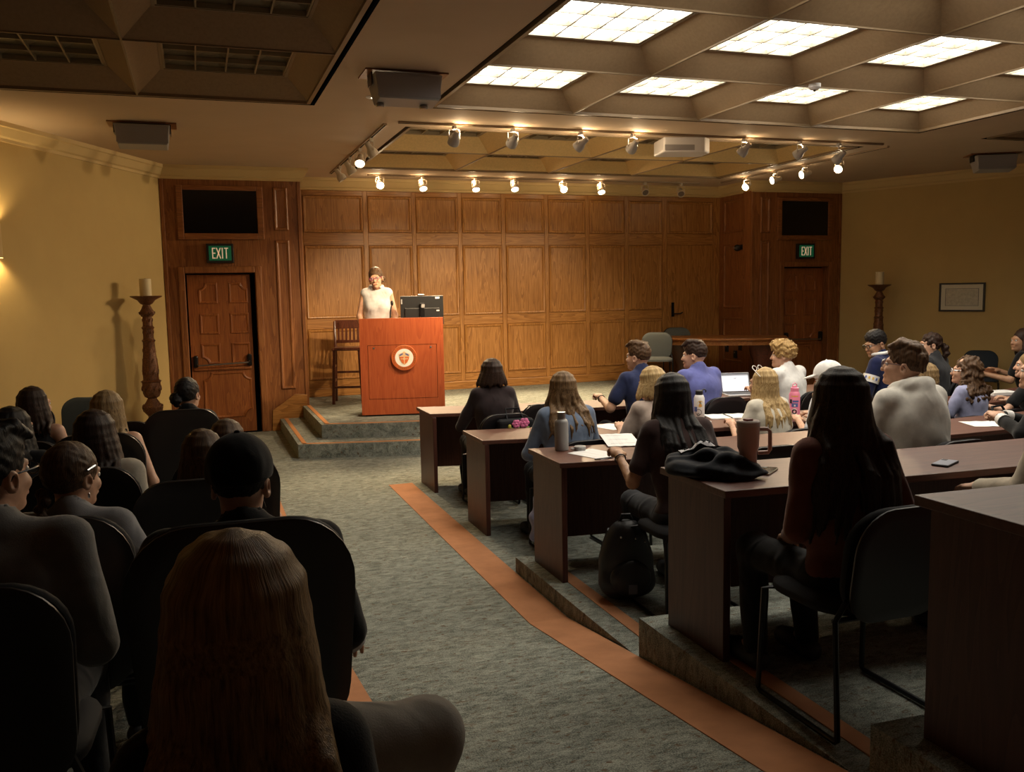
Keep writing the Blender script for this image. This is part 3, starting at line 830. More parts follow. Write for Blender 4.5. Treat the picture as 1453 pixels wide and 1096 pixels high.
# ================================================================== STAGE FURNITURE
# lectern: local x along the front, -y towards the audience
la = np.array([1.865, 10.922]); lc = np.array([2.869, 10.693])
LANG = math.atan2(lc[1] - la[1], lc[0] - la[0])
LW = float(np.linalg.norm(lc - la))
mid = (la + lc) / 2
LECT = thing('lectern', 'cherry wood lectern with a round seal on its front panel', 'lectern', (mid[0], mid[1], ZST), LANG)
hw = LW / 2
MB().box(-hw, hw, 0.0, 0.03, 0.02, 1.215).build('front_panel', M_CHERRY, LECT, bevel=.003)
for s in (-1, 1):
    V = MB(); x0, x1 = (-hw, -hw + .03) if s < 0 else (hw - .03, hw)
    pr = [(0.031, 0.02), (0.50, 0.02), (0.50, 1.05), (0.34, 1.05), (0.12, 1.20), (0.031, 1.215)]
    V.prism(pr, 0, 1); V.v = [(x0 + (x1 - x0) * z, x, y) for x, y, z in V.v]
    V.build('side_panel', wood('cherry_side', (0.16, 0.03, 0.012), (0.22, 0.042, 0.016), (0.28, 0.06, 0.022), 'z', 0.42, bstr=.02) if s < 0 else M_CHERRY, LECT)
MB().box(-hw + .03, hw - .03, 0.031, 0.48, 1.00, 1.03).build('shelf', M_CHERRY, LECT)
MB().box(-hw + .03, hw - .03, 0.031, 0.48, 0.50, 0.53).build('shelf', M_CHERRY, LECT)
MB().box(-hw + .04, hw - .04, 0.03, 0.47, 0.0, 0.02).build('plinth', M_BLACK, LECT)
# routed line of the removable front panel
gl = MB(); gx0, gx1, gz0, gz1, w = -hw + .095, hw - .085, 0.215, 0.885, 0.004
for a in [(gx0, gx1, gz1 - w, gz1), (gx0, gx1, gz0, gz0 + w), (gx0, gx0 + w, gz0, gz1), (gx1 - w, gx1, gz0, gz1)]:
    gl.box(a[0], a[1], -.0012, 0.0, a[2], a[3])
gl.build('panel_joint', M_GAP, LECT)
for xx in (gx0 + .075, gx1 - .075):
    MB().lathe([(.012, 0), (.012, .006), (.004, .008)], 12, m=Matrix.Translation((xx, -.001, .85)) @ Matrix.Rotation(math.radians(90), 4, 'X')).build('screw_cap', M_CHROME, LECT)
# seal
SEAL = thing('seal_emblem', None, None); SEAL.parent = LECT
sx, sz, sr = 0.025, 0.725, 0.155
SEAL.location = (sx, -.001, sz); SEAL.rotation_euler = (math.radians(90), 0, 0)
del_keys = [k for k in SEAL.keys()]
M_SEALR = plain('seal_ring', (0.80, 0.55, 0.30), 0.5); M_SEALW = plain('seal_white', (0.92, 0.90, 0.84), 0.5)
M_SEALO = plain('seal_orange', (0.72, 0.16, 0.04), 0.5); M_SEALB = plain('seal_blue', (0.12, 0.16, 0.38), 0.5); M_SEALT = plain('seal_letters', (0.34, 0.13, 0.03), 0.6)
MB().lathe([(sr, 0), (sr, .03), (sr - .006, .036)], 48).build('disc', M_SEALR, SEAL, smooth=30)
MB().lathe([(sr, .0365), (sr + .0, .0365), (sr - .006, .0375), (sr - .006, .0365)][::-1], 48).build('rim', M_SEALO, SEAL)
MB().lathe([(.112, .0362), (.112, .0385)], 48).build('inner_disc', M_SEALW, SEAL)
shield = [(0.0, -.088), (.034, -.062), (.058, -.02), (.066, .02), (.068, .046), (.045, .052), (.02, .066), (0, .08), (-.02, .066), (-.045, .052), (-.068, .046), (-.066, .02), (-.058, -.02), (-.034, -.062)]
MB().prism([(x, y) for x, y in shield], .0386, .0410).build('shield', M_SEALR, SEAL)
MB().prism([(0, -.082), (.03, -.058), (.053, -.018), (.060, .012), (-.060, .012), (-.053, -.018), (-.03, -.058)], .0412, .0425).build('shield_field', M_SEALO, SEAL)
for s in (-1, 1):
    MB().prism([(s * .062, .030), (s * .050, .022), (s * .012, .044), (s * .014, .056), (s * .04, .05)][::s], .0412, .0428).build('shield_chief', M_SEALB, SEAL)
cr = MB(); cr.box(-.005, .005, -.08, .02, .0427, .0436); cr.box(-.045, .045, -.018, -.008, .0427, .0436); cr.prism([(0, .015), (-.018, -.013), (0, -.04), (.018, -.013)], .0437, .0444)
cr.build('shield_cross', M_SEALR, SEAL)
# ring lettering as raised glyphs
def glyphs(text, r, a0, a1, parent, mat, h=.022):
    for i, ch in enumerate(text):
        if ch == ' ': continue
        cu = bpy.data.curves.new('letter', 'FONT'); cu.body = ch; cu.size = h * 1.35; cu.align_x = 'CENTER'; cu.align_y = 'CENTER'; cu.extrude = .0006
        tmp = bpy.data.objects.new('letter_tmp', cu); COL.objects.link(tmp)
        dg = bpy.context.evaluated_depsgraph_get()
        me = bpy.data.meshes.new_from_object(tmp.evaluated_get(dg))
        bpy.data.objects.remove(tmp); bpy.data.curves.remove(cu)
        me.name = 'letter'; me.materials.clear(); me.materials.append(mat)
        a = math.radians(a0 + (a1 - a0) * i / (len(text) - 1))
        o = bpy.data.objects.new('letter', me); COL.objects.link(o); o.parent = parent
        o.location = (r * math.cos(a), r * math.sin(a), .0372); o.rotation_euler = (0, 0, a - math.pi / 2)
glyphs('UNIVERSITY OF LA VERNE', .131, 205, -28, SEAL, M_SEALT)
for k in range(7):
    a = math.radians(238 + k * 10.5)
    MB().cbox((0, 0, 0), (.010, .014, .0012)).build('ring_mark', M_SEALT, SEAL).matrix_local = Matrix.Translation((.131 * math.cos(a), .131 * math.sin(a), .0372)) @ Matrix.Rotation(a, 4, 'Z')

# monitor and microphone standing on the lectern shelf
mp = mid + 0.0
def lp(x, y, z):
    c, s = math.cos(LANG), math.sin(LANG)
    return (mid[0] + c * x - s * y, mid[1] + s * x + c * y, ZST + z)
t = thing('computer_monitor', 'black flat monitor seen from behind on the lectern', 'monitor', lp(0.265, 0.27, 1.03), LANG + .03)
MB().box(-.27, .27, -.015, .02, .085, .45).build('screen_shell', M_BLACK, t, bevel=.008)
MB().box(-.22, .22, -.035, -.016, .10, .30).build('rear_housing', M_BLACK, t, bevel=.01)
MB().box(-.262, .262, .0205, .022, .095, .44).build('screen', M_DARKGLASS, t)
sd = MB().box(-.03, .03, -.07, -.036, .012, .36); sd.box(-.13, .13, -.15, .10, 0, .012); sd.build('stand', M_BLACKM, t, bevel=.006)
MB().box(-.012, .03, -.085, -.071, .30, .345).build('stand_knob', M_LAMPG, t, bevel=.005)
MB().box(.17, .222, -.0165, -.0155, .41, .435).build('sticker', M_PAPER, t)
MB().box(.18, .215, -.0365, -.0355, .255, .27).build('sticker', M_PAPER, t)
MB().box(-.262, -.245, -.0165, -.0155, .35, .41).build('sticker', M_LAMPG, t)
MB().box(-.05, .04, -.012, .02, .452, .472).build('webcam', M_STEEL, t, bevel=.006)
t = thing('microphone', 'thin black gooseneck microphone rising from the lectern top', 'microphone', lp(-0.135, 0.15, 1.03), LANG)
MB().lathe([(.05, 0), (.05, .012), (.02, .02)], 16).build('base', M_BLACKM, t, smooth=40)
MB().tube([(0, 0, .018), (0, .0, .15), (0.005, .01, .26), (.02, .03, .33)], .008, 8).build('gooseneck', M_BLACKM, t, smooth=40)
MB().ellip((.028, .04, .365), (.018, .018, .035)).build('windscreen', M_BLACK, t, smooth=60)

# bar stool
t = thing('bar_stool', 'dark wooden bar stool with a slatted back beside the lectern', 'stool', (1.96, 12.48, ZST), math.radians(-14))
for sx_ in (-1, 1):
    MB().add(*[(lambda V: (V, [(0, 1, 2, 3), (7, 6, 5, 4), (0, 4, 5, 1), (1, 5, 6, 2), (2, 6, 7, 3), (3, 7, 4, 0)]))([(sx_ * .20 - .02, -.20, 0), (sx_ * .20 + .02, -.20, 0), (sx_ * .20 + .02, -.16, 0), (sx_ * .20 - .02, -.16, 0), (sx_ * .17 - .02, -.17, .74), (sx_ * .17 + .02, -.17, .74), (sx_ * .17 + .02, -.13, .74), (sx_ * .17 - .02, -.13, .74)])][0]).build('leg', M_STOOL, t, bevel=.004)
    MB().tube([(sx_ * .20, .20, 0), (sx_ * .18, .17, .74), (sx_ * .185, .20, .95), (sx_ * .19, .26, 1.13)], .021, 8).build('leg', M_STOOL, t, smooth=40)
MB().prism([(-.20, -.20), (.20, -.20), (.19, .19), (-.19, .19)], .74, .78).build('seat', M_STOOL, t, bevel=.015)
for z, y in ((.22, -.18), (.40, .185)): MB().box(-.19, .19, y - .012, y + .012, z, z + .03).build('stretcher', M_STOOL, t)
for s in (-1, 1):
    for z in (.30, .50): MB().box(s * .19 - .012, s * .19 + .012, -.17, .18, z, z + .03).build('stretcher', M_STOOL, t)
def rail(z0, z1, y0, y1): 
    return MB().add([(-.19, y0 - .012, z0), (.19, y0 - .012, z0), (.19, y0 + .012, z0), (-.19, y0 + .012, z0), (-.19, y1 - .012, z1), (.19, y1 - .012, z1), (.19, y1 + .012, z1), (-.19, y1 + .012, z1)], [(3, 2, 1, 0), (4, 5, 6, 7), (0, 1, 5, 4), (1, 2, 6, 5), (2, 3, 7, 6), (3, 0, 4, 7)])
rail(1.03, 1.15, .225, .265).build('top_rail', M_STOOL, t, bevel=.008)
rail(.83, .87, .185, .19).build('lower_rail', M_STOOL, t, bevel=.004)
for i in range(6):
    x = -.135 + .054 * i
    MB().add([(x - .014, .182, .86), (x + .014, .182, .86), (x + .014, .194, .86), (x - .014, .194, .86), (x - .014, .222, 1.04), (x + .014, .222, 1.04), (x + .014, .236, 1.04), (x - .014, .236, 1.04)],
             [(3, 2, 1, 0), (4, 5, 6, 7), (0, 1, 5, 4), (1, 2, 6, 5), (2, 3, 7, 6), (3, 0, 4, 7)]).build('slat', M_STOOL, t)

# conference table on the stage
ta, tb = PZ(938, 479, 1.06), PZ(1117, 478.2, 1.06)
tcx, tcy = 7.58, 11.80
tang = math.atan2(tb[1] - ta[1], tb[0] - ta[0])
tl = float(np.hypot(*(tb - ta)[:2])) / 2
tcx, tcy = (ta[0] + tb[0]) / 2, (ta[1] + tb[1]) / 2
t = thing('conference_table', 'boat-shaped polished wooden table on the stage by the dark exit door', 'table', (tcx, tcy, ZST), tang)
def boat(s, w): return [(-tl * s, -w * .62), (-tl * .5 * s, -w * .93), (0, -w), (tl * .5 * s, -w * .93), (tl * s, -w * .62), (tl * s, w * .62), (tl * .5 * s, w * .93), (0, w), (-tl * .5 * s, w * .93), (-tl * s, w * .62)]
MB().prism(boat(1, .50), .715, .745).build('table_top', M_TABLE, t, bevel=.006)
MB().prism(boat(.93, .44), .635, .714).build('apron', M_TABLE, t, bevel=.004)
for s in (-1, 1):
    m = MB(); pr = [(.30, 0), (.30, .05), (.13, .10), (.11, .30), (.20, .52), (.24, .634)]
    for sg in (1,):
        m.lathe(pr, 10, (s * tl * .62, 0, 0))
    m.build('pedestal', wood('pedestal_wood', (0.03, 0.012, 0.006), (0.05, 0.018, 0.008), (0.07, 0.026, 0.012), 'z', .4, space='object') if s < 0 else M_STOOL, t, smooth=40)

# ---- chairs: one shared design
def rrect(w, h, r, n=6, taper=1.0):
    pts = []
    for cx, cz, a0 in ((w / 2 - r, -h / 2 + r, -90), (w / 2 - r, h / 2 - r, 0), (-w / 2 + r, h / 2 - r, 90), (-w / 2 + r, -h / 2 + r, 180)):
        for i in range(n + 1):
            a = math.radians(a0 + 90 * i / n)
            x, z = cx + r * math.cos(a), cz + r * math.sin(a)
            pts.append((x * (taper + (1 - taper) * (z + h / 2) / h), z))
    return pts
def cushion(outline, t, puff, curve=0.0):
    # padded slab in the xz plane, thickness along y
    b = MB(); n = len(outline); V = []; F = []
    lay = [(1.0, -t / 2 * .5), (.985, -t / 2), (.80, -t / 2 - puff), (.4, -t / 2 - puff * 1.3)]
    lay2 = [(1.0, t / 2 * .5), (.985, t / 2), (.80, t / 2 + puff * .2), (.4, t / 2 + puff * .2)]
    rings = [(s, y) for s, y in lay[::-1]] + [(s, y) for s, y in lay2]
    for s, y in rings:
        for x, z in outline: V.append((x * s, y + curve * (x * s) ** 2, z * s))
    for i in range(len(rings) - 1):
        for j in range(n): F.append((i * n + j, (i + 1) * n + j, (i + 1) * n + (j + 1) % n, i * n + (j + 1) % n))
    F.append(tuple(range(n))); F.append(tuple(range((len(rings) - 1) * n + n - 1, (len(rings) - 1) * n - 1, -1)))
    return b.add(V, F)
def chair_proto(mat, shell, bh=.43, bw=.475):
    t = bpy.data.objects.new('chair', None); COL.objects.link(t)
    m = cushion(rrect(.47, .44, .14, 6), .03, .02); m.v = [(x, z + .02, .455 - y) for x, y, z in m.v]; m.f = [f[::-1] for f in m.f]
    m.build('seat', mat, t, smooth=50)
    m = cushion(rrect(bw, bh, .15, 7, .88), .028, .012, -.30)
    R = Matrix.Translation((0, -.235 - (bh - .43) * .1, .42 + bh / 2)) @ Matrix.Rotation(math.radians(12), 4, 'X')
    m.v = [tuple(R @ Vector((x, -y, z))) for x, y, z in m.v]
    m.build('backrest', mat, t, smooth=50)
    m = cushion(rrect(bw + .01, bh + .01, .15, 7, .88), .012, .0, -.30)
    R2 = Matrix.Translation((0, -.256 - (bh - .43) * .1, .42 + bh / 2)) @ Matrix.Rotation(math.radians(12), 4, 'X')
    m.v = [tuple(R2 @ Vector((x, y, z))) for x, y, z in m.v]
    m.build('back_shell', shell, t, smooth=50)
    for s in (-1, 1):
        MB().tube([(s * .215, -.23, .52), (s * .235, -.20, .44), (s * .245, -.235, .02), (s * .245, -.225, .012), (s * .245, .20, .012), (s * .245, .215, .02), (s * .235, .20, .43), (s * .18, .17, .44)], .0105, 7).build('leg', M_BLACKM, t, smooth=50)
    MB().tube([(-.235, -.19, .435), (.235, -.19, .435)], .010, 7).build('crossbar', M_BLACKM, t, smooth=50)
    return t
CH_BLACK = chair_proto(M_CHAIR, M_CHAIRP)
CH_TALL = chair_proto(M_CHAIR, M_CHAIRP, .53, .52)
CH_BLUE = chair_proto(M_CHAIRB, M_CHAIRP)
CH_GREY = chair_proto(M_CHAIRG, M_CHAIRP)
USED = set()
def chair(proto, loc, rz, label, group=None, sz=1.0, sw=1.0):
    if proto.name not in USED:
        USED.add(proto.name); o = proto; o.location = loc; o.rotation_euler = (0, 0, rz)
    else:
        o = dup(proto, loc, rz)
    o.scale = (sw, sw, sz)
    for k in ('label', 'group', 'category'):
        if k in o.keys(): del o[k]
    return tag(o, label, 'chair', group)
p = PZ(933, 472, ZST + .84)
chair(CH_GREY, (6.45, 11.80, ZST), math.radians(150), 'grey padded chair at the end of the conference table')
chair(CH_GREY, (7.55, 12.98, ZST), math.radians(165), 'grey padded chair behind the conference table by the service door')

# tall carved candlesticks
def candlestick(loc, label, label2, hs):
    t = thing('candlestick', label, 'candlestick', loc)
    prof = [(.19, 0), (.19, .05), (.14, .08), (.17, .14), (.10, .20), (.06, .26), (.05, .34), (.075, .36), (.05, .38), (.055, .43), (.105, .49), (.115, .54), (.075, .60), (.045, .64),
            (.075, .66), (.10, .70), (.108, .78), (.095, .83), (.11, .84), (.085, .86), (.088, 1.0), (.070, 1.18), (.062, 1.30), (.078, 1.32), (.060, 1.34), (.055, 1.45), (.068, 1.47), (.054, 1.49), (.056, 1.60), (.085, 1.63), (.075, 1.66), (.06, 1.69), (.036, 1.74)]
    k = hs / 1.84
    st = MB().lathe([(r * (1 + .05 * math.sin(z * 70)), z * k) for r, z in prof], 28)
    # carved relief
    st.v = [(x * (1 + .06 * math.sin(6 * math.atan2(y, x) + z * 30)), y * (1 + .06 * math.sin(6 * math.atan2(y, x) + z * 30)), z) for x, y, z in st.v]
    st.build('shaft', M_BRONZE, t, smooth=35)
    cv = MB()
    for zc, rr, nb, sz in ((.54, .110, 9, .022), (.76, .104, 10, .024), (.95, .086, 8, .024), (1.08, .078, 8, .022), (1.20, .068, 7, .020), (1.42, .058, 7, .016), (1.56, .056, 7, .015)):
        for j in range(nb):
            a = 2 * math.pi * (j + (zc * 7 % 1)) / nb
            cv.ellip((0, 0, 0), (sz * .75, sz * .5, sz * 1.6), 8, 6, Matrix.Translation((rr * math.cos(a), rr * math.sin(a), zc * k)) @ Matrix.Rotation(a + math.pi / 2, 4, 'Z') @ Matrix.Rotation(.5, 4, 'Y'))
    cv.build('carved_relief', M_BRONZE, t, smooth=60)['kind'] = 'stuff'
    lf = MB()
    for i in range(8):
        a = i * math.pi / 4
        lf.add([(.06, -.03, 1.60 * k), (.06, .03, 1.60 * k), (.105, .02, 1.655 * k), (.118, 0, 1.625 * k), (.105, -.02, 1.655 * k)], [(0, 1, 2, 4), (2, 3, 4), (4, 2, 1, 0)], Matrix.Rotation(a, 4, 'Z'))
    lf.build('leaf_collar', M_BRONZE, t)
    for i in range(3):
        a = i * 2.09 + .5
        MB().tube([(.05 * math.cos(a), .05 * math.sin(a), .36 * k), (.16 * math.cos(a), .16 * math.sin(a), .30 * k), (.17 * math.cos(a), .17 * math.sin(a), .16 * k), (.21 * math.cos(a), .21 * math.sin(a), .05)], [.03, .04, .03, .045], 8).build('scroll_foot', M_BRONZE, t, smooth=50)
    MB().lathe([(.035, 1.73 * k), (.07, 1.75 * k), (.10, 1.79 * k), (.17, 1.825 * k), (.178, 1.835 * k), (.175, 1.84 * k), (.08, 1.838 * k)], 28).build('drip_pan', M_BRONZE, t, smooth=40)
    c = thing('candle', label2, 'candle', (loc[0], loc[1], loc[2] + 1.8405 * k))
    MB().lathe([(.066, 0), (.066, .195), (.060, .20), (.045, .19), (.002, .188)], 24).build('wax', M_WAX, c, smooth=40)
    MB().tube([(0, 0, .188), (.003, 0, .205)], .003, 6).build('wick', M_BLACK, c)
cl = PY(207, 420, 11.36)
candlestick((cl[0], cl[1], 0), 'tall carved bronze candlestick against the ochre wall by the lit exit door', 'thick ivory pillar candle on the candlestick by the lit exit door', cl[2])
cr_ = PY(1248, 404, 11.45)
candlestick((cr_[0], cr_[1], 0), 'tall carved candlestick in shadow by the dark exit door', 'thick pillar candle in shadow by the dark exit door', cr_[2])

# framed certificate on the right wall
def on_right(u, v):
    q = ray(u, v); tt = (XWR + SR * YS) / (q[0] + SR * q[1]); return CAM + q * tt
c1, c2 = on_right(1334, 402), on_right(1399, 401); c3 = on_right(1334, 442)
cc = (c1 + c2) / 2
ang = math.atan2(c2[1] - c1[1], c2[0] - c1[0])
t = thing('framed_certificate', 'black framed certificate with a pale mat on the ochre wall', 'picture frame', (cc[0], cc[1], (c1[2] + c3[2]) / 2), ang)
hw_, hh_ = float(np.hypot(*(c2 - c1)[:2])) / 2, (c1[2] - c3[2]) / 2
fr = MB()
for a in [(-hw_, hw_, hh_ - .025, hh_), (-hw_, hw_, -hh_, -hh_ + .025), (-hw_, -hw_ + .025, -hh_ + .025, hh_ - .025), (hw_ - .025, hw_, -hh_ + .025, hh_ - .025)]: fr.box(a[0], a[1], -.03, 0, a[2], a[3])
fr.build('frame', M_BLACK, t)
MB().box(-hw_ + .025, hw_ - .025, -.012, -.006, -hh_ + .025, hh_ - .025).build('mat_board', plain('mat_board', (.62, .58, .46), .8), t)
ml = MB()
for a in [(-hw_ + .09, hw_ - .09, hh_ - .09, hh_ - .085), (-hw_ + .09, hw_ - .09, -hh_ + .085, -hh_ + .09), (-hw_ + .09, -hw_ + .096, -hh_ + .09, hh_ - .09), (hw_ - .096, hw_ - .09, -hh_ + .09, hh_ - .09)]: ml.box(a[0], a[1], -.0135, -.012, a[2], a[3])
ml.build('mat_line', M_INK, t)
MB().box(-hw_ + .097, hw_ - .097, -.0128, -.0121, -hh_ + .091, hh_ - .091).build('certificate', plain('cert_paper', (.50, .46, .36), .8, var=.15, vscale=30), t)
# wall camera and power outlets in the alcove
p = PX(1047, 351, XR0 - .08)
t = thing('wall_camera', 'black camera on the dark panelled alcove wall', 'camera', (XR0 - .001, p[1], p[2]))
MB().box(-.03, 0, -.05, .05, -.04, .04).build('mount', M_BLACK, t, bevel=.006)
MB().ellip((-.09, 0, -.01), (.06, .06, .055)).build('camera_head', M_BLACK, t, smooth=60)
MB().lathe([(.02, 0), (.022, .02)], 12, m=Matrix.Translation((-.14, 0, -.01)) @ Matrix.Rotation(math.radians(-90), 4, 'Y')).build('lens', M_STEEL, t)
for u, v in [(1031, 494), (1043, 503), (1050, 492)]:
    p = PX(u, v, XR0 - .02)
    t = thing('wall_outlet', 'small dark wall outlet below the conference table top', 'outlet', (XR0 - .03, p[1], p[2]), 0, 'wall outlets by the table')
    MB().box(0.0, .03, -.04, .04, -.065, .065).build('cover_plate', M_BLACK, t, bevel=.004)
    MB().box(-.002, 0.0, -.015, .015, .02, .045).build('socket', M_STEEL, t); MB().box(-.002, 0.0, -.015, .015, -.045, -.02).build('socket', M_BLACKM, t)
# chairs by the walls
p = PZ(100, 562, .84)
chair(CH_BLUE, (-1.62, 9.02, 0), math.radians(160), 'empty slate blue chair against the ochre wall, next to the aisle-side one', None)
chair(CH_BLUE, (-1.18, 9.62, 0), math.radians(165), 'empty slate blue chair against the ochre wall, nearer the candlestick', None)
p = PZ(1397, 497, .85)
chair(CH_BLUE, (10.55, 9.75, 0), math.radians(133), 'empty slate blue chair below the framed certificate', None)

# ================================================================== DESK ROWS
DESK_LABEL = ['long curved mahogany desk row closest to the stage steps',
              'long curved mahogany desk row with the white and pink sticker-covered bottles on it',
              'long curved mahogany desk row with a grey steel bottle and papers on it',
              'long curved mahogany desk row with a tumbler, jacket and phones on it',
              'long curved mahogany desk row furthest from the stage, its top empty']
XD0 = 1.97
for r, (yc, a, zf, xr) in enumerate(ROWS):
    t = thing('lecture_desk', DESK_LABEL[r], 'desk', (XD0, row_y(r, XD0), zf))
    ox, oy = XD0, row_y(r, XD0)
    n = 14
    xs = [XD0 + (xr - XD0) * i / n for i in range(n + 1)]
    def pr(y0, y1, z0, z1, x_a=0.0, x_b=0.0):
        xx = [XD0 + x_a] + xs[1:-1] + [xr - x_b]
        f = [(x - ox, row_y(r, x) - oy + y1) for x in xx]; k = [(x - ox, row_y(r, x) - oy + y0) for x in xx]
        return MB().prism(k + f[::-1], z0, z1)
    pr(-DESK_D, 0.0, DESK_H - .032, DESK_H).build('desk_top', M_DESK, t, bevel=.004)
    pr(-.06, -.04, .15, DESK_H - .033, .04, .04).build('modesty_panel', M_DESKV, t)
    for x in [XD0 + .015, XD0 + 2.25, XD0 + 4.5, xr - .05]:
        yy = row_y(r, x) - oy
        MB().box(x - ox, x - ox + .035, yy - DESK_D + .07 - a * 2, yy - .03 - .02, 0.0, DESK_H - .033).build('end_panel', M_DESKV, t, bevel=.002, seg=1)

# ================================================================== PEOPLE (implicit surfaces -> one mesh per part)
class SDF:
    def __init__(s): s.ops = []
    def cap(s, a, b, ra, rb=None, k=.02, sub=False):
        s.ops.append(('c', np.array(a, float), np.array(b, float), ra, ra if rb is None else rb, k, sub)); return s
    def ell(s, c, r, R=None, k=.03, sub=False):
        s.ops.append(('e', np.array(c, float), np.array(r, float), R, None, k, sub)); return s
    def chain(s, pts, rad, k=.015):
        for i in range(len(pts) - 1): s.cap(pts[i], pts[i + 1], rad[i], rad[i + 1], k)
        return s
    def bounds(s):
        lo = np.full(3, 9.); hi = np.full(3, -9.)
        for o in s.ops:
            if o[6]: continue
            if o[0] == 'c':
                r = max(o[3], o[4]); l, h = np.minimum(o[1], o[2]) - r, np.maximum(o[1], o[2]) + r
            else:
                m = np.max(o[2]) if o[3] is not None else o[2]; l, h = o[1] - m, o[1] + m
            lo = np.minimum(lo, l); hi = np.maximum(hi, h)
        return lo, hi
    def field(s, xs, ys, zs):
        f = np.full((len(xs), len(ys), len(zs)), 1.0, np.float32)
        vox = max(np.diff(xs).max(), np.diff(ys).max(), np.diff(zs).max())
        for o in s.ops:
            kind, a, b, ra, rb, k, sub = o
            pad = k + 2.5 * vox
            if kind == 'c':
                r = max(ra, rb); l, h = np.minimum(a, b) - r - pad, np.maximum(a, b) + r + pad
            else:
                m = np.max(b) if ra is not None else b; l, h = a - m - pad, a + m + pad
            i0, i1 = np.searchsorted(xs, l[0]), np.searchsorted(xs, h[0]); j0, j1 = np.searchsorted(ys, l[1]), np.searchsorted(ys, h[1]); k0, k1 = np.searchsorted(zs, l[2]), np.searchsorted(zs, h[2])
            if i1 <= i0 or j1 <= j0 or k1 <= k0: continue
            X = xs[i0:i1, None, None].astype(np.float32); Y = ys[None, j0:j1, None].astype(np.float32); Z = zs[None, None, k0:k1].astype(np.float32)
            if kind == 'c':
                ab = b - a; L2 = float(ab @ ab) + 1e-9
                t = np.clip(((X - a[0]) * ab[0] + (Y - a[1]) * ab[1] + (Z - a[2]) * ab[2]) / L2, 0, 1)
                d = np.sqrt((X - a[0] - t * ab[0]) ** 2 + (Y - a[1] - t * ab[1]) ** 2 + (Z - a[2] - t * ab[2]) ** 2) - (ra + (rb - ra) * t)
            else:
                dx, dy, dz = X - a[0], Y - a[1], Z - a[2]
                if ra is not None:
                    R = ra
                    dx, dy, dz = (R[0, 0] * dx + R[1, 0] * dy + R[2, 0] * dz), (R[0, 1] * dx + R[1, 1] * dy + R[2, 1] * dz), (R[0, 2] * dx + R[1, 2] * dy + R[2, 2] * dz)
                q0 = np.sqrt((dx / b[0]) ** 2 + (dy / b[1]) ** 2 + (dz / b[2]) ** 2)
                q1 = np.sqrt((dx / b[0] ** 2) ** 2 + (dy / b[1] ** 2) ** 2 + (dz / b[2] ** 2) ** 2) + 1e-6
                d = q0 * (q0 - 1) / q1
                d = np.where(q0 < 1e-3, -np.min(b), d)
            g = f[i0:i1, j0:j1, k0:k1]
            if sub:
                d = -d; hh = np.maximum(k - np.abs(g - d), 0) / k; f[i0:i1, j0:j1, k0:k1] = np.maximum(g, d) + hh * hh * k * .25
            else:
                hh = np.maximum(k - np.abs(g - d), 0) / k; f[i0:i1, j0:j1, k0:k1] = np.minimum(g, d) - hh * hh * k * .25
        return f
EDG = [((0, 0, 0), (1, 0, 0)), ((0, 1, 0), (1, 1, 0)), ((0, 0, 1), (1, 0, 1)), ((0, 1, 1), (1, 1, 1)), ((0, 0, 0), (0, 1, 0)), ((1, 0, 0), (1, 1, 0)), ((0, 0, 1), (0, 1, 1)), ((1, 0, 1), (1, 1, 1)), ((0, 0, 0), (0, 0, 1)), ((1, 0, 0), (1, 0, 1)), ((0, 1, 0), (0, 1, 1)), ((1, 1, 0), (1, 1, 1))]
def surfnets(f, xs, ys, zs):
    s = f < 0
    nx, ny, nz = f.shape
    c = np.zeros((nx - 1, ny - 1, nz - 1), np.int8)
    for i in (0, 1):
        for j in (0, 1):
            for k in (0, 1): c += s[i:nx - 1 + i, j:ny - 1 + j, k:nz - 1 + k]
    I, J, K = np.nonzero((c > 0) & (c < 8))
    n = len(I); P = np.zeros((n, 3)); cnt = np.zeros(n)
    for a, b in EDG:
        fa = f[I + a[0], J + a[1], K + a[2]]; fb = f[I + b[0], J + b[1], K + b[2]]
        m = (fa < 0) != (fb < 0)
        t = (fa[m] / (fa[m] - fb[m]))
        pa = np.stack([xs[I[m] + a[0]], ys[J[m] + a[1]], zs[K[m] + a[2]]], 1); pb = np.stack([xs[I[m] + b[0]], ys[J[m] + b[1]], zs[K[m] + b[2]]], 1)
        P[m] += pa + (pb - pa) * t[:, None]; cnt[m] += 1
    P /= cnt[:, None]
    vid = np.full((nx - 1, ny - 1, nz - 1), -1, np.int32); vid[I, J, K] = np.arange(n)
    Q = []
    def emit(A, cells, flip):
        q = np.stack([vid[c_] for c_ in cells], 1)
        q[flip] = q[flip][:, ::-1]
        Q.append(q)
    i, j, k = np.nonzero(s[:-1, 1:-1, 1:-1] != s[1:, 1:-1, 1:-1]); j += 1; k += 1
    emit(0, [(i, j - 1, k - 1), (i, j, k - 1), (i, j, k), (i, j - 1, k)], ~s[i, j, k])
    i, j, k = np.nonzero(s[1:-1, :-1, 1:-1] != s[1:-1, 1:, 1:-1]); i += 1; k += 1
    emit(1, [(i - 1, j, k - 1), (i - 1, j, k), (i, j, k), (i, j, k - 1)], ~s[i, j, k])
    i, j, k = np.nonzero(s[1:-1, 1:-1, :-1] != s[1:-1, 1:-1, 1:]); i += 1; j += 1
    emit(2, [(i - 1, j - 1, k), (i, j - 1, k), (i, j, k), (i - 1, j, k)], ~s[i, j, k])
    return P, np.concatenate(Q)
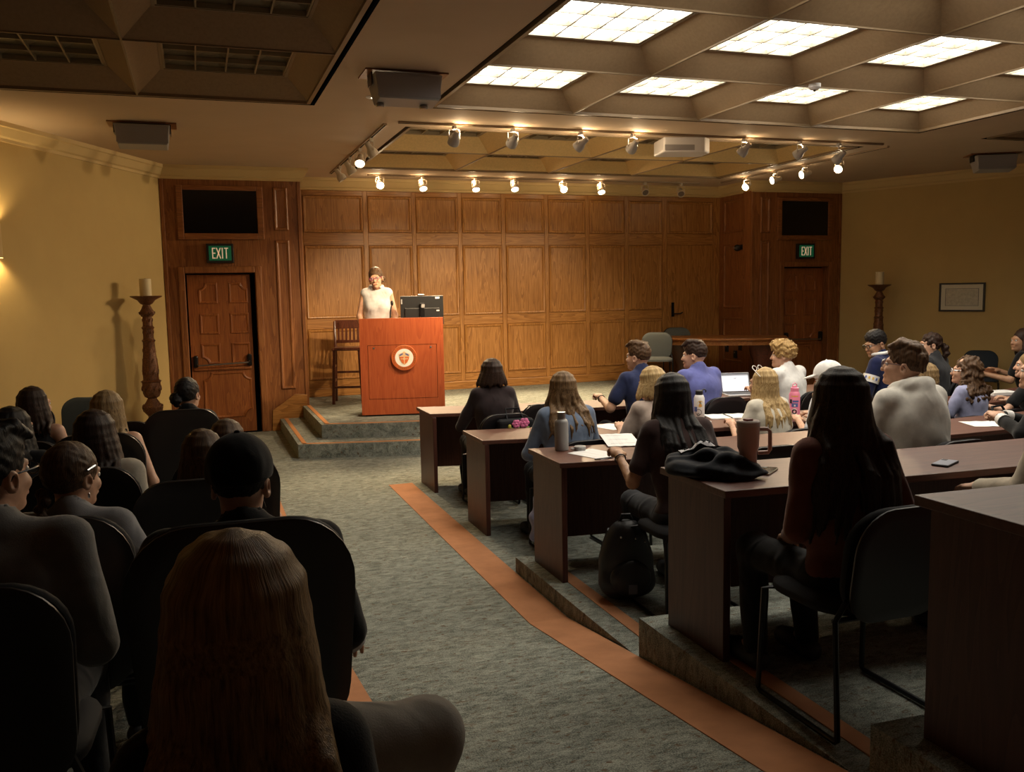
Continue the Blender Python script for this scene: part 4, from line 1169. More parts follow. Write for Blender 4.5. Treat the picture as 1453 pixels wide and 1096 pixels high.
def np_mesh(name, P, Q):
    me = bpy.data.meshes.new(name)
    me.vertices.add(len(P)); me.vertices.foreach_set('co', np.ascontiguousarray(P, np.float32).ravel())
    me.loops.add(Q.size); me.loops.foreach_set('vertex_index', np.ascontiguousarray(Q, np.int32).ravel())
    me.polygons.add(len(Q)); me.polygons.foreach_set('loop_start', np.arange(0, Q.size, 4, dtype=np.int32))
    me.polygons.foreach_set('use_smooth', np.ones(len(Q), bool))
    me.update(calc_edges=True)
    return me
def axis(lo, hi, h, fine=None, hf=None):
    if fine is None: return np.arange(lo - 3 * h, hi + 3.5 * h, h)
    a, b = fine
    return np.concatenate([np.arange(a, lo - 3 * h, -h)[::-1][:-1] if a > lo else np.array([]), np.arange(a, b, hf), np.arange(b, max(b, hi) + 3.5 * h, h)])
def sdf_arrays(S, h, disp=None, fine=None, hf=None):
    lo, hi = S.bounds()
    ax = [axis(lo[i], hi[i], h, None if fine is None else (fine[0][i], fine[1][i]), hf) for i in range(3)]
    f = S.field(*ax)
    if disp is not None: f = f + disp(ax[0][:, None, None], ax[1][None, :, None], ax[2][None, None, :]).astype(np.float32)
    return surfnets(f, *ax)
def folds(amp, seed, sx=1.0):
    r = np.random.default_rng(seed); ph = r.uniform(0, 6.28, 6)
    def d(X, Y, Z):
        return amp * (np.sin(26 * sx * Z + 14 * X + 3 * np.sin(9 * Y + ph[0]) + ph[1]) * np.sin(11 * X + 7 * Y + ph[2]) + .7 * np.sin(17 * Z - 21 * X + 12 * Y + ph[3]) * np.sin(8 * Z + ph[4]))
    return d
def curls(amp, fr, seed):
    r = np.random.default_rng(seed); p = r.uniform(0, 6.28, 6)
    def d(X, Y, Z):
        return amp * (np.sin(fr * X + 2.2 * np.sin(fr * .45 * Z + p[0]) + p[1]) * np.sin(fr * Y + 2 * np.sin(fr * .4 * X + p[2])) + .8 * np.sin(fr * .8 * Z + 2 * np.sin(fr * .5 * Y + p[3]) + p[4]))
    return d
def rotm(yaw=0, pitch=0, roll=0):
    # yaw: to the left is positive; pitch: down is positive; degrees
    y, p, r = [math.radians(v) for v in (yaw, -pitch, roll)]
    return np.array((Matrix.Rotation(y, 3, 'Z') @ Matrix.Rotation(p, 3, 'X') @ Matrix.Rotation(r, 3, 'Y')))

# hands: fingers along +y, palm down, thumb on +x
def hand_template(kind):
    S = SDF()
    S.cap((0, -.03, 0), (0, .02, 0), .024, .024, .02)
    S.ell((0, .05, 0), (.040, .052, .0155), None, .02)
    curl = {'flat': (6, 10, 8), 'relaxed': (22, 38, 28), 'grip': (58, 82, 55)}[kind]
    for x0, ln, sp in ((-.030, .066, -6), (-.011, .080, -2), (.010, .085, 2), (.030, .076, 6)):
        p = np.array([x0, .086 - abs(x0) * .25, .002]); a = 0.0; pts = [p]
        for frac, c in zip((.45, .30, .25), curl):
            a += math.radians(c); dl = ln * frac
            p = p + np.array([math.sin(math.radians(sp)) * dl, math.cos(a) * dl, -math.sin(a) * dl]); pts.append(p)
        S.chain(pts, [.0100, .0092, .0085, .0072], .006)
    g = kind == 'grip'
    S.chain([(.022, .018, -.004), (.045, .045, -.016), (.052 if not g else .036, .072, -.026), (.050 if not g else .012, .096 if not g else .084, -.034)], [.016, .0125, .0105, .008], .010)
    return sdf_arrays(S, .0042)
HANDS = {k: hand_template(k) for k in ('flat', 'relaxed', 'grip')}

def merge(parts):
    Ps, Qs, o = [], [], 0
    for P, Q in parts: Ps.append(P); Qs.append(Q + o); o += len(P)
    return np.concatenate(Ps), np.concatenate(Qs)

HAIRS = {
    'black': hair_mat('hair_black', (0.004, 0.0035, 0.0035), (0.022, 0.018, 0.017)),
    'dark': hair_mat('hair_dark_brown', (0.012, 0.006, 0.004), (0.055, 0.028, 0.018)),
    'brown': hair_mat('hair_brown', (0.035, 0.018, 0.009), (0.14, 0.075, 0.036)),
    'light': hair_mat('hair_light_brown', (0.06, 0.032, 0.014), (0.27, 0.16, 0.075)),
    'blonde': hair_mat('hair_blonde', (0.26, 0.15, 0.055), (0.66, 0.47, 0.22)),
    'dblonde': hair_mat('hair_dark_blonde', (0.12, 0.07, 0.028), (0.42, 0.28, 0.13)),
    'curlyb': hair_mat('hair_sandy', (0.18, 0.095, 0.03), (0.58, 0.37, 0.14))}
SKINS = {}
def skin_mat(name, col):
    m, nt, bs = new_mat(name)
    f = noise(nt, coords(nt, (1, 1, 1), 'object'), 30.0, 3)
    L(nt, ramp_node(nt, f, [(0.35, tuple(c * .9 for c in col)), (0.65, tuple(min(1, c * 1.06) for c in col))]), bs.inputs['Base Color'])
    bs.inputs['Roughness'].default_value = .5
    bs.inputs['Subsurface Weight'].default_value = .08
    bs.inputs['Subsurface Radius'].default_value = (.012, .005, .003)
    return m
SKINS = {'fair': skin_mat('skin_fair', (.62, .36, .24)), 'tan': skin_mat('skin_tan', (.48, .26, .15)), 'olive': skin_mat('skin_olive', (.42, .22, .13))}
M_EYE = plain('eye_white', (.75, .72, .68), .2); M_IRIS = plain('iris', (.03, .018, .01), .2); M_LIP = plain('lips', (.50, .16, .13), .45)
EYE_ME = MB().ellip((0, 0, 0), (.0115, .0115, .0115), 10, 7).mesh('eye', 60); EYE_ME.materials.append(M_EYE)
IRIS_ME = MB().ellip((0, .0085, 0), (.0058, .004, .0058), 10, 6).mesh('iris', 60); IRIS_ME.materials.append(M_IRIS)

def hair_sdf(kind, head, S_back, seed):
    """head: function local head point -> person point. Returns list of (SDF, voxel, displacement)"""
    r = np.random.default_rng(seed)
    S = SDF(); R = head.R
    H = head
    disp = None
    def E(c, rad, k=.03, sub=False): S.ell(H(c), rad, R, k, sub)
    def face_cut(): E((0, .115, -.055), (.072, .085, .108), .02, True)
    def locks(n, L0, spread, rad, amp=.012, a0=-118, a1=118, wav=0.0, flare=.018):
        for lay in (0, 1):
            for i in range(n):
                a = math.radians(a0 + (a1 - a0) * (i + .25 + .5 * lay) / n + r.uniform(-4, 4))
                sx, sy = math.sin(a), -math.cos(a)
                ln = L0 * r.uniform(.72, 1.06)
                rr_ = rad * r.uniform(.75, 1.1)
                pts = []; rads = []
                for th, q in ((5, .8), (24, .9), (44, 1.0), (68, 1.0), (96, 1.0)):
                    t = math.radians(th); rh = 1.0 + (.02 if lay else 0)
                    pts.append(H((.080 * rh * math.sin(t) * sx, -.020 + .098 * rh * math.sin(t) * sy, .030 + .094 * math.cos(t)))); rads.append(rr_ * q)
                w = r.uniform(-amp, amp); nseg = 5
                base = pts[-1]
                for q in range(1, nseg + 1):
                    tt = q / nseg
                    x = base[0] + (sx * flare * 2 + (spread - 1) * .09 * sx) * tt + w * tt + wav * math.sin(tt * 9 + i * 1.3 + lay)
                    z = base[2] - (.05 + ln) * tt
                    y = base[1] + wav * math.cos(tt * 8 + i * 1.7)
                    if sy < .35: y = min(y, S_back(x, z) - rr_ * .5)
                    pts.append(np.array([x, y, z])); rads.append(rr_ * (1 - .5 * tt ** 2) if q < nseg else rr_ * .25)
                S.chain(pts, rads, .007)
    if kind in ('short', 'fade', 'swept'):
        E((0, -.014, .040), (.081, .102, .096)); E((0, .01, .085), (.068, .085, .052))
        if kind == 'swept':
            for i in range(16):
                a = r.uniform(-1, 1); S.chain([H((.055 * a, -.06, .108)), H((.060 * a, .03, .126 + r.uniform(-.008, .008))), H((.066 * a, .080, .104))], [.017, .019, .010], .008)
            for i in range(12):
                a = r.uniform(-1, 1); S.chain([H((.03 * a, -.04, .122)), H((.06 * a, -.088, .06)), H((.055 * a, -.094, -.02))], [.015, .016, .008], .008)
        elif kind == 'short':
            for i in range(14):
                a = r.uniform(-1, 1); S.chain([H((.05 * a, -.05, .115)), H((.055 * a, .04, .128)), H((.06 * a, .088, .098))], [.016, .016, .009], .01)
        E((0, -.005, -.10), (.13, .12, .085), .02, True); face_cut()
        for s in (-1, 1): E((s * .085, .03, -.03), (.03, .03, .05), .015, True)
        disp = curls(.0022, 230, seed)
    elif kind == 'curly_short':
        E((0, -.012, .045), (.100, .118, .108)); E((0, .045, .10), (.085, .075, .05))
        E((0, .0, -.10), (.13, .10, .085), .02, True); face_cut()
        disp = curls(.0065, 150, seed)
    elif kind == 'bun':
        E((0, -.016, .035), (.083, .104, .098)); face_cut(); E((0, .0, -.10), (.12, .13, .06), .02, True)
        S.ell(H((-.035, -.115, -.025)), (.042, .038, .040), None, .01)
        for i in range(9):
            a = r.uniform(0, 6.28); S.chain([H((-.035, -.12, -.025)), H((-.035 + .04 * math.cos(a), -.12, -.025 + .04 * math.sin(a))), H((-.035 + .055 * math.cos(a + .4), -.11, -.03 + .055 * math.sin(a + .4)))], [.012, .010, .004], .006)
        disp = curls(.002, 220, seed)
    elif kind == 'ponytail':
        E((0, -.016, .035), (.083, .104, .098)); face_cut(); E((0, .02, -.10), (.13, .13, .07), .02, True)
        S.chain([H((0, -.115, .0)), H((.0, -.15, -.03)), H((.005, -.16, -.09)), H((.0, -.145, -.16))], [.022, .032, .034, .012], .015)
        disp = curls(.005, 120, seed)
    elif kind == 'braid':
        E((0, -.016, .033), (.083, .105, .100)); face_cut(); E((0, .03, -.11), (.13, .12, .07), .02, True)
        for q in range(9):
            S.ell(H((-.01 + (.008 if q % 2 else -.008), -.115 - .004 * q, -.05 - .026 * q)), (.024 - .0012 * q, .02, .020), None, .006)
        disp = curls(.002, 220, seed)
    elif kind == 'bob':
        E((0, -.018, .030), (.080, .100, .096)); face_cut()
        locks(20, .085, 1.25, .017, .008)
    elif kind == 'shoulder':
        E((0, -.018, .030), (.080, .100, .096)); face_cut(); locks(20, .17, 1.1, .016, .012)
    elif kind == 'long':
        E((0, -.018, .030), (.080, .100, .096)); face_cut(); locks(22, .30, 1.15, .0165, .022)
    elif kind == 'vlong':
        E((0, -.018, .030), (.082, .102, .097)); face_cut(); locks(28, .44, 1.9, .020, .03)
    elif kind == 'wavy':
        E((0, -.018, .030), (.080, .100, .096)); face_cut(); locks(22, .29, 1.45, .017, .035, wav=.010)
    elif kind == 'curly_long':
        E((0, -.018, .030), (.084, .104, .098)); face_cut(); locks(22, .23, 1.7, .024, .035, wav=.009)
        disp = curls(.0075, 110, seed)
    return S, disp

PEOPLE_TRIS = [0]
def person(label, pos, yaw, s, top, pants, skin='fair', hair=('short', 'brown'), head=(0, 0, 0), lean=6, side=0.0, fem=False,
           arms=None, sleeve='short', group=None, collar=None, hood=False, glasses=None, eyes=True, stand=False, seed=1, fine=True, shoes=None, top_name='shirt', neckline=True, extra=None, legs=None, bulk=1.0):
    root = thing('person', label, 'person', pos, yaw, group)
    root.scale = (s, s, s)
    hz = .93 if stand else .52
    P = np.array([0, 0, hz]); u = np.array([math.sin(math.radians(side)), math.sin(math.radians(lean)) * math.cos(math.radians(side)), math.cos(math.radians(lean)) * math.cos(math.radians(side))])
    Rt = rotm(0, 0, 0); Rt = np.array(Matrix.Rotation(-math.radians(lean), 3, 'X') @ Matrix.Rotation(math.radians(side), 3, 'Y'))
    tl_ = .47
    Sc, N = P + u * tl_, P + u * (tl_ + .05)
    sw = (.150 if fem else .178) * bulk
    shs = [Sc + Rt @ np.array([q * sw, 0, -.004]) for q in (-1, 1)]
    Hc = N + np.array([0, .028, .0]) + u * .125
    Rh = rotm(*head)
    class HF:
        R = Rh
        def __call__(self, p): return Hc + Rh @ np.array(p, float)
    HP = HF()
    # arms
    AR = {'desk': ((.27, .14, .70), (.14, .36, .80), 'relaxed'), 'lap': ((.25, -.02, .72), (.10, .22, .62), 'relaxed'), 'write': ((.29, .16, .72), (.10, .40, .80), 'grip'),
          'down': ((.24, -.02, .70), (.25, .10, .50), 'relaxed'), 'thigh': ((.26, 0, .70), (.16, .28, .62), 'flat')}
    arms = arms or ('desk', 'desk')
    aj = []
    for q, sp in zip((-1, 1), arms):
        if isinstance(sp, str): e, w, hk = AR[sp]; e = (q * e[0], e[1], e[2]); w = (q * w[0], w[1], w[2])
        else: e, w, hk = sp
        aj.append((np.array(e, float), np.array(w, float), hk))
    def torso(S, g, kk=.05, full=True):
        wx = (.9 if fem else 1.0) * bulk
        S.ell(P + u * .02, (.165 * bulk + g, .118 + g, .10 + g), Rt, kk)
        S.ell(P + u * .17, (.142 * wx + g, .104 * bulk + g, .14 + g), Rt, kk)
        S.ell(P + u * .33, (.168 * wx + g, .112 * bulk + g, .15 + g), Rt, kk)
        if full: S.cap(shs[0] * .94 + shs[1] * .06, shs[1] * .94 + shs[0] * .06, .056 + g, None, kk)
        for q in (0, 1) if full else (): S.cap(N - u * .005, shs[q] * .7 + Sc * .3, .038 + g, .042 + g, kk)
        if fem:
            for q in (-1, 1): S.ell(P + u * .32 + Rt @ np.array([q * .07, .085, 0]), (.062 + g * .5, .055 + g * .5, .06 + g * .5), Rt, .04)
    def legjoints():
        out = []
        for i, q in enumerate((-1, 1)):
            if legs and legs[i]: h_, k_, a_, f_ = [np.array(v, float) for v in legs[i]]
            elif stand: h_, k_, a_, f_ = np.array([q * .09, 0, .90]), np.array([q * .10, .02, .50]), np.array([q * .10, 0, .09]), np.array([q * .11, .14, .03])
            else: h_, k_, a_, f_ = np.array([q * .09, .02, .50]), np.array([q * .12, .44, .51]), np.array([q * .13, .40, .10]), np.array([q * .14, .56, .035])
            out.append((h_, k_, a_, f_))
        return out
    LJ = legjoints()
    af = .88 if fem else 1.0
    B = SDF()
    torso(B, -.012)
    B.cap(Sc - u * .01, Hc + Rh @ np.array([0, -.012, -.06]), (.046 if fem else .054), (.047 if fem else .056), .035)
    for i in (0, 1):
        e, w, hk = aj[i]
        B.cap(shs[i], e, .047 * af, .038 * af, .03); B.cap(e, w, .039 * af, .026 * af, .02)
    for h_, k_, a_, f_ in LJ:
        B.cap(h_, k_, .074, .050, .03); B.cap(k_, a_, .050, .033, .02); B.cap(a_, f_, .034, .028, .02)
    e_ = lambda c, r_, k=.02, sub=False: B.ell(HP(c), r_, Rh, k, sub)
    e_((0, -.012, .028), (.074, .094, .093)); e_((0, .028, -.03), (.060, .070, .086)); e_((0, .042, -.078), (.046, .050, .040))
    B.cap(HP((-.034, .086, .022)), HP((.034, .086, .022)), .011, None, .02)
    B.cap(HP((0, .094, .008)), HP((0, .114, -.030)), .008, .0125, .012)
    for q in (-1, 1):
        e_((q * .032, .106, .004), (.017, .015, .011), .012, True); e_((q * .030, .078, -.03), (.022, .022, .022), .02)
        B.ell(HP((q * .077, -.006, -.012)), (.011, .021, .033), Rh @ rotm(-q * 18), .008)
        B.ell(HP((q * .083, -.004, -.010)), (.008, .010, .018), Rh, .006, True)
    B.cap(HP((-.020, .098, -.062)), HP((.020, .098, -.062)), .0085, None, .01)
    B.cap(HP((-.022, .110, -.0615)), HP((.022, .110, -.0615)), .0025, None, .004, True)
    e_((0, .088, -.094), (.020, .020, .017), .02)
    hl, hh = Hc - .155, Hc + .155
    P0, Q0 = sdf_arrays(B, .0165, None, (hl, hh), .0068 if fine else .009)
    parts = [(P0, Q0)]
    for i, q in enumerate((-1, 1)):
        e, w, hk = aj[i]
        d = w - e; d = d / np.linalg.norm(d)
        if abs(d[2]) > .5 and not stand: d = np.array([d[0], d[1], d[2] * .35]); d /= np.linalg.norm(d)
        z = np.array([0, 0, 1.0]); x = np.cross(d, z); x /= np.linalg.norm(x); z = np.cross(x, d)
        hP, hQ = HANDS[hk]; hP = hP.copy()
        if q > 0: hP[:, 0] *= -1; hQ = hQ[:, ::-1]
        parts.append(((w + hP[:, 0:1] * x + hP[:, 1:2] * d + hP[:, 2:3] * z), hQ))
    Pb, Qb = merge(parts)
    place('body', np_mesh('body', Pb, Qb), SKINS[skin], root)
    if eyes:
        for q in (-1, 1):
            eo = place('eye', EYE_ME, None, root); eo.matrix_local = Matrix.Translation(HP((q * .032, .0855, .005))) @ Matrix(Rh.tolist()).to_4x4()
            io = place('iris', IRIS_ME, None, eo)
    # top
    T = SDF(); torso(T, .004, .05, sleeve != 'tank')
    T.ell(P + u * .25, (.176 * bulk * (.92 if fem else 1.0), .118 * bulk, .25 if sleeve != 'tank' else .19), Rt, .05)
    if sleeve != 'tank': T.cap(shs[0] * .78 + shs[1] * .22 - u * .10 - Rt @ np.array([0, .012, 0]), shs[1] * .78 + shs[0] * .22 - u * .10 - Rt @ np.array([0, .012, 0]), .092 * bulk, None, .05)
    if sleeve == 'tank':
        for q in (-1, 1): T.chain([Sc + Rt @ np.array([q * .085, -.075, -.09]), Sc + Rt @ np.array([q * .09, -.01, .055]), Sc + Rt @ np.array([q * .085, .08, -.07])], [.02, .016, .02], .02)
    else: T.cap(Sc + u * .0, N + u * .022, .062 if fem else .068, .056 if fem else .064, .03)
    for i in (0, 1):
        e, w, hk = aj[i]
        if sleeve == 'long':
            T.cap(shs[i], e, .064 * af, .054 * af, .03); T.cap(e, w * .95 + e * .05, .053 * af, .040 * af, .02)
        elif sleeve == 'short':
            T.cap(shs[i], e * .68 + shs[i] * .32, .063 * af, .062 * af, .03)
        elif sleeve == 'elbow':
            T.cap(shs[i], e, .066 * af, .060 * af, .03)
    if hood:
        T.ell(P + u * .27 + Rt @ np.array([0, -.016, 0]), (.192 * bulk, .128 * bulk, .27), Rt, .06)
        T.chain([N + np.array([math.sin(a_) * .092, -math.cos(a_) * .088 + .012, .012 + .018 * math.cos(a_)]) for a_ in np.linspace(-2.2, 2.2, 9)], [.024, .030, .036, .040, .042, .040, .036, .030, .024], .02)
        T.ell(N + u * -.085 + np.array([0, -.105, 0]), (.105, .042, .105), Rt, .035)
    if collar:
        T.chain([N + np.array([math.sin(a) * .072, -math.cos(a) * .070 + .012, .028 + .012 * math.cos(a)]) for a in np.linspace(-2.4, 2.4, 9)], [.017] * 9, .012)
    # the neck opening
    T.cap(N + u * .012 + np.array([0, .02, 0]), N + u * .12 + np.array([0, .03, 0]), (.048 if fem else .057), None, .008, True)
    Pt, Qt = sdf_arrays(T, .0118 if fine else .015, folds(.0034 if not hood else .002, seed))
    place(top_name, np_mesh(top_name, Pt, Qt), top, root)
    # trousers
    G = SDF(); G.ell(P + u * .0, (.172 * bulk, .126, .105), Rt, .05)
    for h_, k_, a_, f_ in LJ:
        G.cap(P + np.array([0, 0, -.01]), h_, .08, .082, .04); G.cap(h_, k_, .086, .066, .04); G.cap(k_, a_, .066, .052, .03)
    Pg, Qg = sdf_arrays(G, .0175 if not legs else .012, folds(.004, seed + 5))
    place('trousers', np_mesh('trousers', Pg, Qg), pants, root)
    for h_, k_, a_, f_ in LJ:
        Sh = SDF(); d = f_ - a_
        if a_[2] > .2:
            Sh.cap(a_, f_, .043, .036, .02); Sh.cap(f_ - d * .2, f_ + d * .35, .036, .030, .02)
        else: Sh.cap(a_ - np.array([0, .03, a_[2] - .05]), f_ + np.array([0, .02, .008]), .046, .040, .02); Sh.ell((a_ + f_) / 2 + np.array([0, 0, -.005]), (.045, .09, .04), None, .02)
        Ps, Qs = sdf_arrays(Sh, .014); Ps[:, 2] = np.maximum(Ps[:, 2], .002)
        place('shoe', np_mesh('shoe', Ps, Qs), shoes or M_SHOE, root)
    # hair
    if hair:
        def s_back(x, z):
            t = (z - P[2]) / u[2]
            if t > tl_ + .03: return 9.0
            wx_ = .19 * bulk
            return P[1] + u[1] * t - (.118 * bulk * math.sqrt(max(.15, 1 - (x / wx_) ** 2)) if t < tl_ - .05 else .075) - .004
        Sx, disp = hair_sdf(hair[0], HP, s_back, seed)
        Ph, Qh = sdf_arrays(Sx, .0066 if fine else .009, disp)
        hm = np_mesh('hair', Ph, Qh)
        lp3 = (Ph - HP((0, -.02, 0))) @ Rh
        rad = np.hypot(lp3[:, 0], lp3[:, 1]) + 1e-4
        low = np.clip((.03 - lp3[:, 2]) / .05, 0, 1)
        vec = np.stack([lp3[:, 0] / rad * (1 - low) + lp3[:, 0] / .09 * low, lp3[:, 1] / rad * (1 - low) + lp3[:, 1] / .09 * low, lp3[:, 2] * .9], 1)
        at_ = hm.attributes.new('strand', 'FLOAT_VECTOR', 'POINT'); at_.data.foreach_set('vector', np.ascontiguousarray(vec, np.float32).ravel())
        place('hair', hm, HAIRS[hair[1]], root)
    if glasses:
        gm = MB()
        for q in (-1, 1):
            gm.tube([HP((q * .032 + .022 * math.cos(a), .112, .004 + .018 * math.sin(a))) for a in np.linspace(0, 6.283, 13)[:-1]], .0028, 6, True)
            gm.tube([HP((q * .054, .110, .008)), HP((q * .074, .075, .010)), HP((q * .080, .0, .008)), HP((q * .080, -.015, -.008))], .0026, 6)
        gm.tube([HP((-.010, .113, .006)), HP((.010, .113, .006))], .0026, 6)
        gm.build('glasses', glasses, root, smooth=50)
    root_info = dict(root=root, HP=HP, Hc=Hc, Rh=Rh, N=N, Sc=Sc, shs=shs, P=P, u=u, Rt=Rt, aj=aj)
    if extra: extra(root_info)
    return root_info
M_SHOE = plain('shoe_dark', (.02, .02, .022), .6)
def at_top(u_, v_, Y=None, depth=None):
    return PY(u_, v_, Y) if Y is not None else PD(u_, v_, depth)
def face(p, target=(2.2, 11.2)):
    # z rotation that points local +y at the target
    return math.atan2(-(target[0] - p[0]), target[1] - p[1])
BASE_H = 1.292
def seat_person(label, u_, v_, Y=None, depth=None, zf=None, body=0.45, dy=0.0, **kw):
    p = at_top(u_, v_, Y, depth)
    z = ramp(p[1]) if zf is None else zf
    lean = kw.get('lean', 6)
    h0 = .52 + .52 * math.cos(math.radians(lean)) + .125 * math.cos(math.radians(lean)) + .122
    s = (p[2] - z) / h0
    s = min(max(s, .80), 1.12)
    fa = face(p)
    off = s * (math.sin(math.radians(lean)) * .64 + .02)          # head is ahead of the hips
    yaw = fa * body + math.radians(kw.pop('turn', 0))
    hx, hy = -math.sin(yaw) * off, math.cos(yaw) * off
    hd = list(kw.pop('head', (0, 0, 0)))
    hd[0] += math.degrees(fa - fa * body)
    loc = (p[0] - hx, p[1] - hy, z)
    if kw.get('legs') == 'fg':
        def loc_(w):
            v = (np.array(w) - np.array(loc)) / s; c, n = math.cos(-yaw), math.sin(-yaw); return (c * v[0] - n * v[1], n * v[0] + c * v[1], v[2])
        kw['legs'] = (None, (loc_(PD(425, 1075, 1.30)), loc_(PD(603, 1045, 1.46)), loc_(PD(590, 1225, 1.50)), loc_(PD(560, 1260, 1.56))))
    info = person(label, loc, yaw, s, head=tuple(hd), **kw)
    info['loc'] = loc; info['yaw'] = yaw; info['s'] = s
    return info
def hat(info, mat, fwd=1, band=None, strap=False, name='cap'):
    HP, Rh = info['HP'], info['Rh']
    S = SDF(); S.ell(HP((0, -.008, .050)), (.097, .120, .106), Rh, .02); S.ell(HP((0, -.01, -.10)), (.2, .2, .135), Rh, .006, True)
    S.ell(HP((0, fwd * .115, .040)), (.074, .085, .012), Rh @ rotm(0, 8 * fwd), .012)
    P_, Q_ = sdf_arrays(S, .006)
    o = place(name, np_mesh(name, P_, Q_), mat, info['root'])
    m = MB().ellip(tuple(HP((0, -.01, .157))), (.009, .009, .006)); m.build('button', mat, o, smooth=60)
    if strap:
        MB().tube([HP((x, -fwd * (.112 - abs(x) * .22) - .01 + .0, .048 - .0)) for x in (-.045, -.025, 0, .025, .045)], .004, 6).build('strap', band or mat, o)
    return o

# ================================================================== THE PEOPLE
C = {k: fabric('cloth_' + k, v) for k, v in dict(black=(.008, .008, .009), charcoal=(.030, .030, .034), dbrown=(.030, .019, .020), navy=(.022, .030, .085), lilac=(.13, .145, .40), white=(.80, .79, .77),
     offwhite=(.68, .63, .53), cream=(.50, .44, .35), grey=(.30, .30, .31), mgrey=(.22, .215, .21), denim=(.17, .22, .32), dkdenim=(.03, .04, .065), beige=(.48, .38, .32), brown=(.050, .026, .024), jersey=(.012, .017, .065),
     hoodie=(.66, .63, .57), lavender=(.36, .38, .58), khaki=(.30, .285, .26), stripe=(.62, .63, .68), rust=(.16, .05, .03), shirtw=(.66, .66, .68)).items()}
RY = lambda r, x: row_y(r, x) - DESK_D - .22
GB = M_BLACKM; GS = plain('glasses_frame', (.10, .05, .05), .3)
PK = plain('glasses_pink', (.45, .10, .22), .3)

PEOPLE = []
def SP(*a, **k):
    i = seat_person(*a, **k); PEOPLE.append(i); return i
# lecturer, standing at the lectern
lp_ = PY(533, 380, 11.44)
info = person('lecturer with tied-back hair in a pale sleeveless blouse standing at the lectern', (lp_[0] + .005, 11.44, ZST), math.radians(8), (lp_[2] - ZST) / (1.697),
              C['shirtw'], C['charcoal'], 'fair', ('bun', 'brown'), head=(-4, 6, 6), lean=3, fem=True, stand=True, sleeve='none', glasses=PK, seed=3,
              arms=(((-.21, .04, 1.13), (-.19, .20, 1.00), 'relaxed'), ((.21, .04, 1.13), (.17, .20, 1.00), 'relaxed')), collar=True, top_name='blouse', bulk=.98)
info['root'].rotation_euler = (0, 0, math.radians(180 - 16))
ii = info
MB().tube([ii['HP']((-.018, .1035, -.064)), ii['HP']((0, .107, -.068)), ii['HP']((.018, .1035, -.064))], .0035, 6).build('lips', M_LIP, ii['root'], smooth=60)

# ---- desk row 1
SP('person with a dark bob and dark top at the front desk row', 697, 511, Y=7.30, zf=0, top=C['dbrown'], pants=C['black'], hair=('bob', 'dark'), fem=True, sleeve='elbow', seed=11, arms=('desk', 'desk'), lean=4)
def bracelet(i):
    e, w, k = i['aj'][0]; d = (w - e) / np.linalg.norm(w - e); c = w - d * .03
    x = np.cross(d, (0, 0, 1.)); x /= np.linalg.norm(x); y = np.cross(x, d)
    MB().tube([c + (x * math.cos(a) + y * math.sin(a)) * .031 for a in np.linspace(0, 6.283, 15)[:-1]], .004, 6, True).build('bracelet', M_BLACK, i['root'], smooth=60)
SP('young man with short brown hair in a navy tee at the front desk row', 907, 487, Y=7.22, zf=0, top=C['navy'], pants=C['black'], hair=('short', 'brown'), seed=12, arms=(((-.30, .12, .74), (-.22, .38, .80), 'grip'), 'desk'), extra=bracelet, lean=8, head=(10, 0, 0))
SP('young man in a faded blue-violet tee beside the open laptop', 987, 485, Y=7.22, zf=0, top=C['lilac'], pants=C['black'], hair=('short', 'dark'), seed=13, lean=8, head=(16, 4, 0), bulk=1.06)
SP('young man with curly blond hair in a white shirt at the front desk row', 1113, 486, Y=7.25, zf=0, top=C['white'], pants=C['charcoal'], hair=('curly_short', 'curlyb'), seed=14, lean=8, head=(14, 2, 0), sleeve='elbow')
def jersey(i):
    r = i['root']
    sh, (e, w, k) = i['shs'][0], i['aj'][0]
    # white sleeve band with gold and blue lettering, plain white collar
    c = sh * .45 + e * .55; d = (e - sh) / np.linalg.norm(e - sh)
    x = np.cross(d, (0, 1., 0)); x /= np.linalg.norm(x); y = np.cross(d, x)
    def ringband(a0, a1, rr, z0, z1, mat, nm):
        m = MB(); A = np.linspace(a0, a1, 11)
        V = [c + (x * math.cos(a) + y * math.sin(a)) * rr + d * z for z in (z0, z1) for a in A]
        m.add(V, [(q, q + 1, 12 + q, 11 + q) for q in range(10)] + [(11 + q, 12 + q, q + 1, q) for q in range(10)]); return m.build(nm, mat, r, smooth=60)
    ringband(0, 6.283, .078, -.05, .02, M_WHITE, 'sleeve_band')
    for a0 in np.linspace(.3, 6.0, 14): ringband(a0, a0 + .2, .0795, -.03, -.005, GOLD if int(a0 * 9) % 3 else BLUE, 'sleeve_print')
    m = MB(); m.tube([i['N'] + np.array([math.sin(a) * .078, -math.cos(a) * .076 + .012, .030 + .012 * math.cos(a)]) for a in np.linspace(-2.4, 2.4, 9)], .017, 8); m.build('collar', M_WHITE, r, smooth=60)
GOLD = plain('print_gold', (.75, .50, .10), .6); BLUE = plain('print_blue', (.08, .13, .45), .6)
SP('young man with cropped black hair and glasses in a navy sports jersey', 1245, 470, Y=7.35, zf=0, top=C['jersey'], pants=C['black'], skin='tan', hair=('fade', 'black'), glasses=GB, seed=15, lean=10, head=(26, 16, 0), sleeve='elbow', bulk=1.12, extra=jersey, turn=10, top_name='jersey')
SP('man with a curly dark ponytail in a charcoal tee by the ochre wall', 1322, 473, Y=7.40, zf=0, top=C['charcoal'], pants=C['black'], hair=('ponytail', 'dark'), seed=16, lean=5, head=(12, 0, 0), bulk=1.05)
SP('man with long dark hair at the end of the front desk row', 1451, 468, Y=7.55, zf=0, top=C['black'], pants=C['black'], skin='tan', hair=('shoulder', 'dark'), seed=17, lean=8, head=(16, 0, 0), arms=(((-.28, .14, .74), (-.34, .38, .80), 'relaxed'), 'desk'))

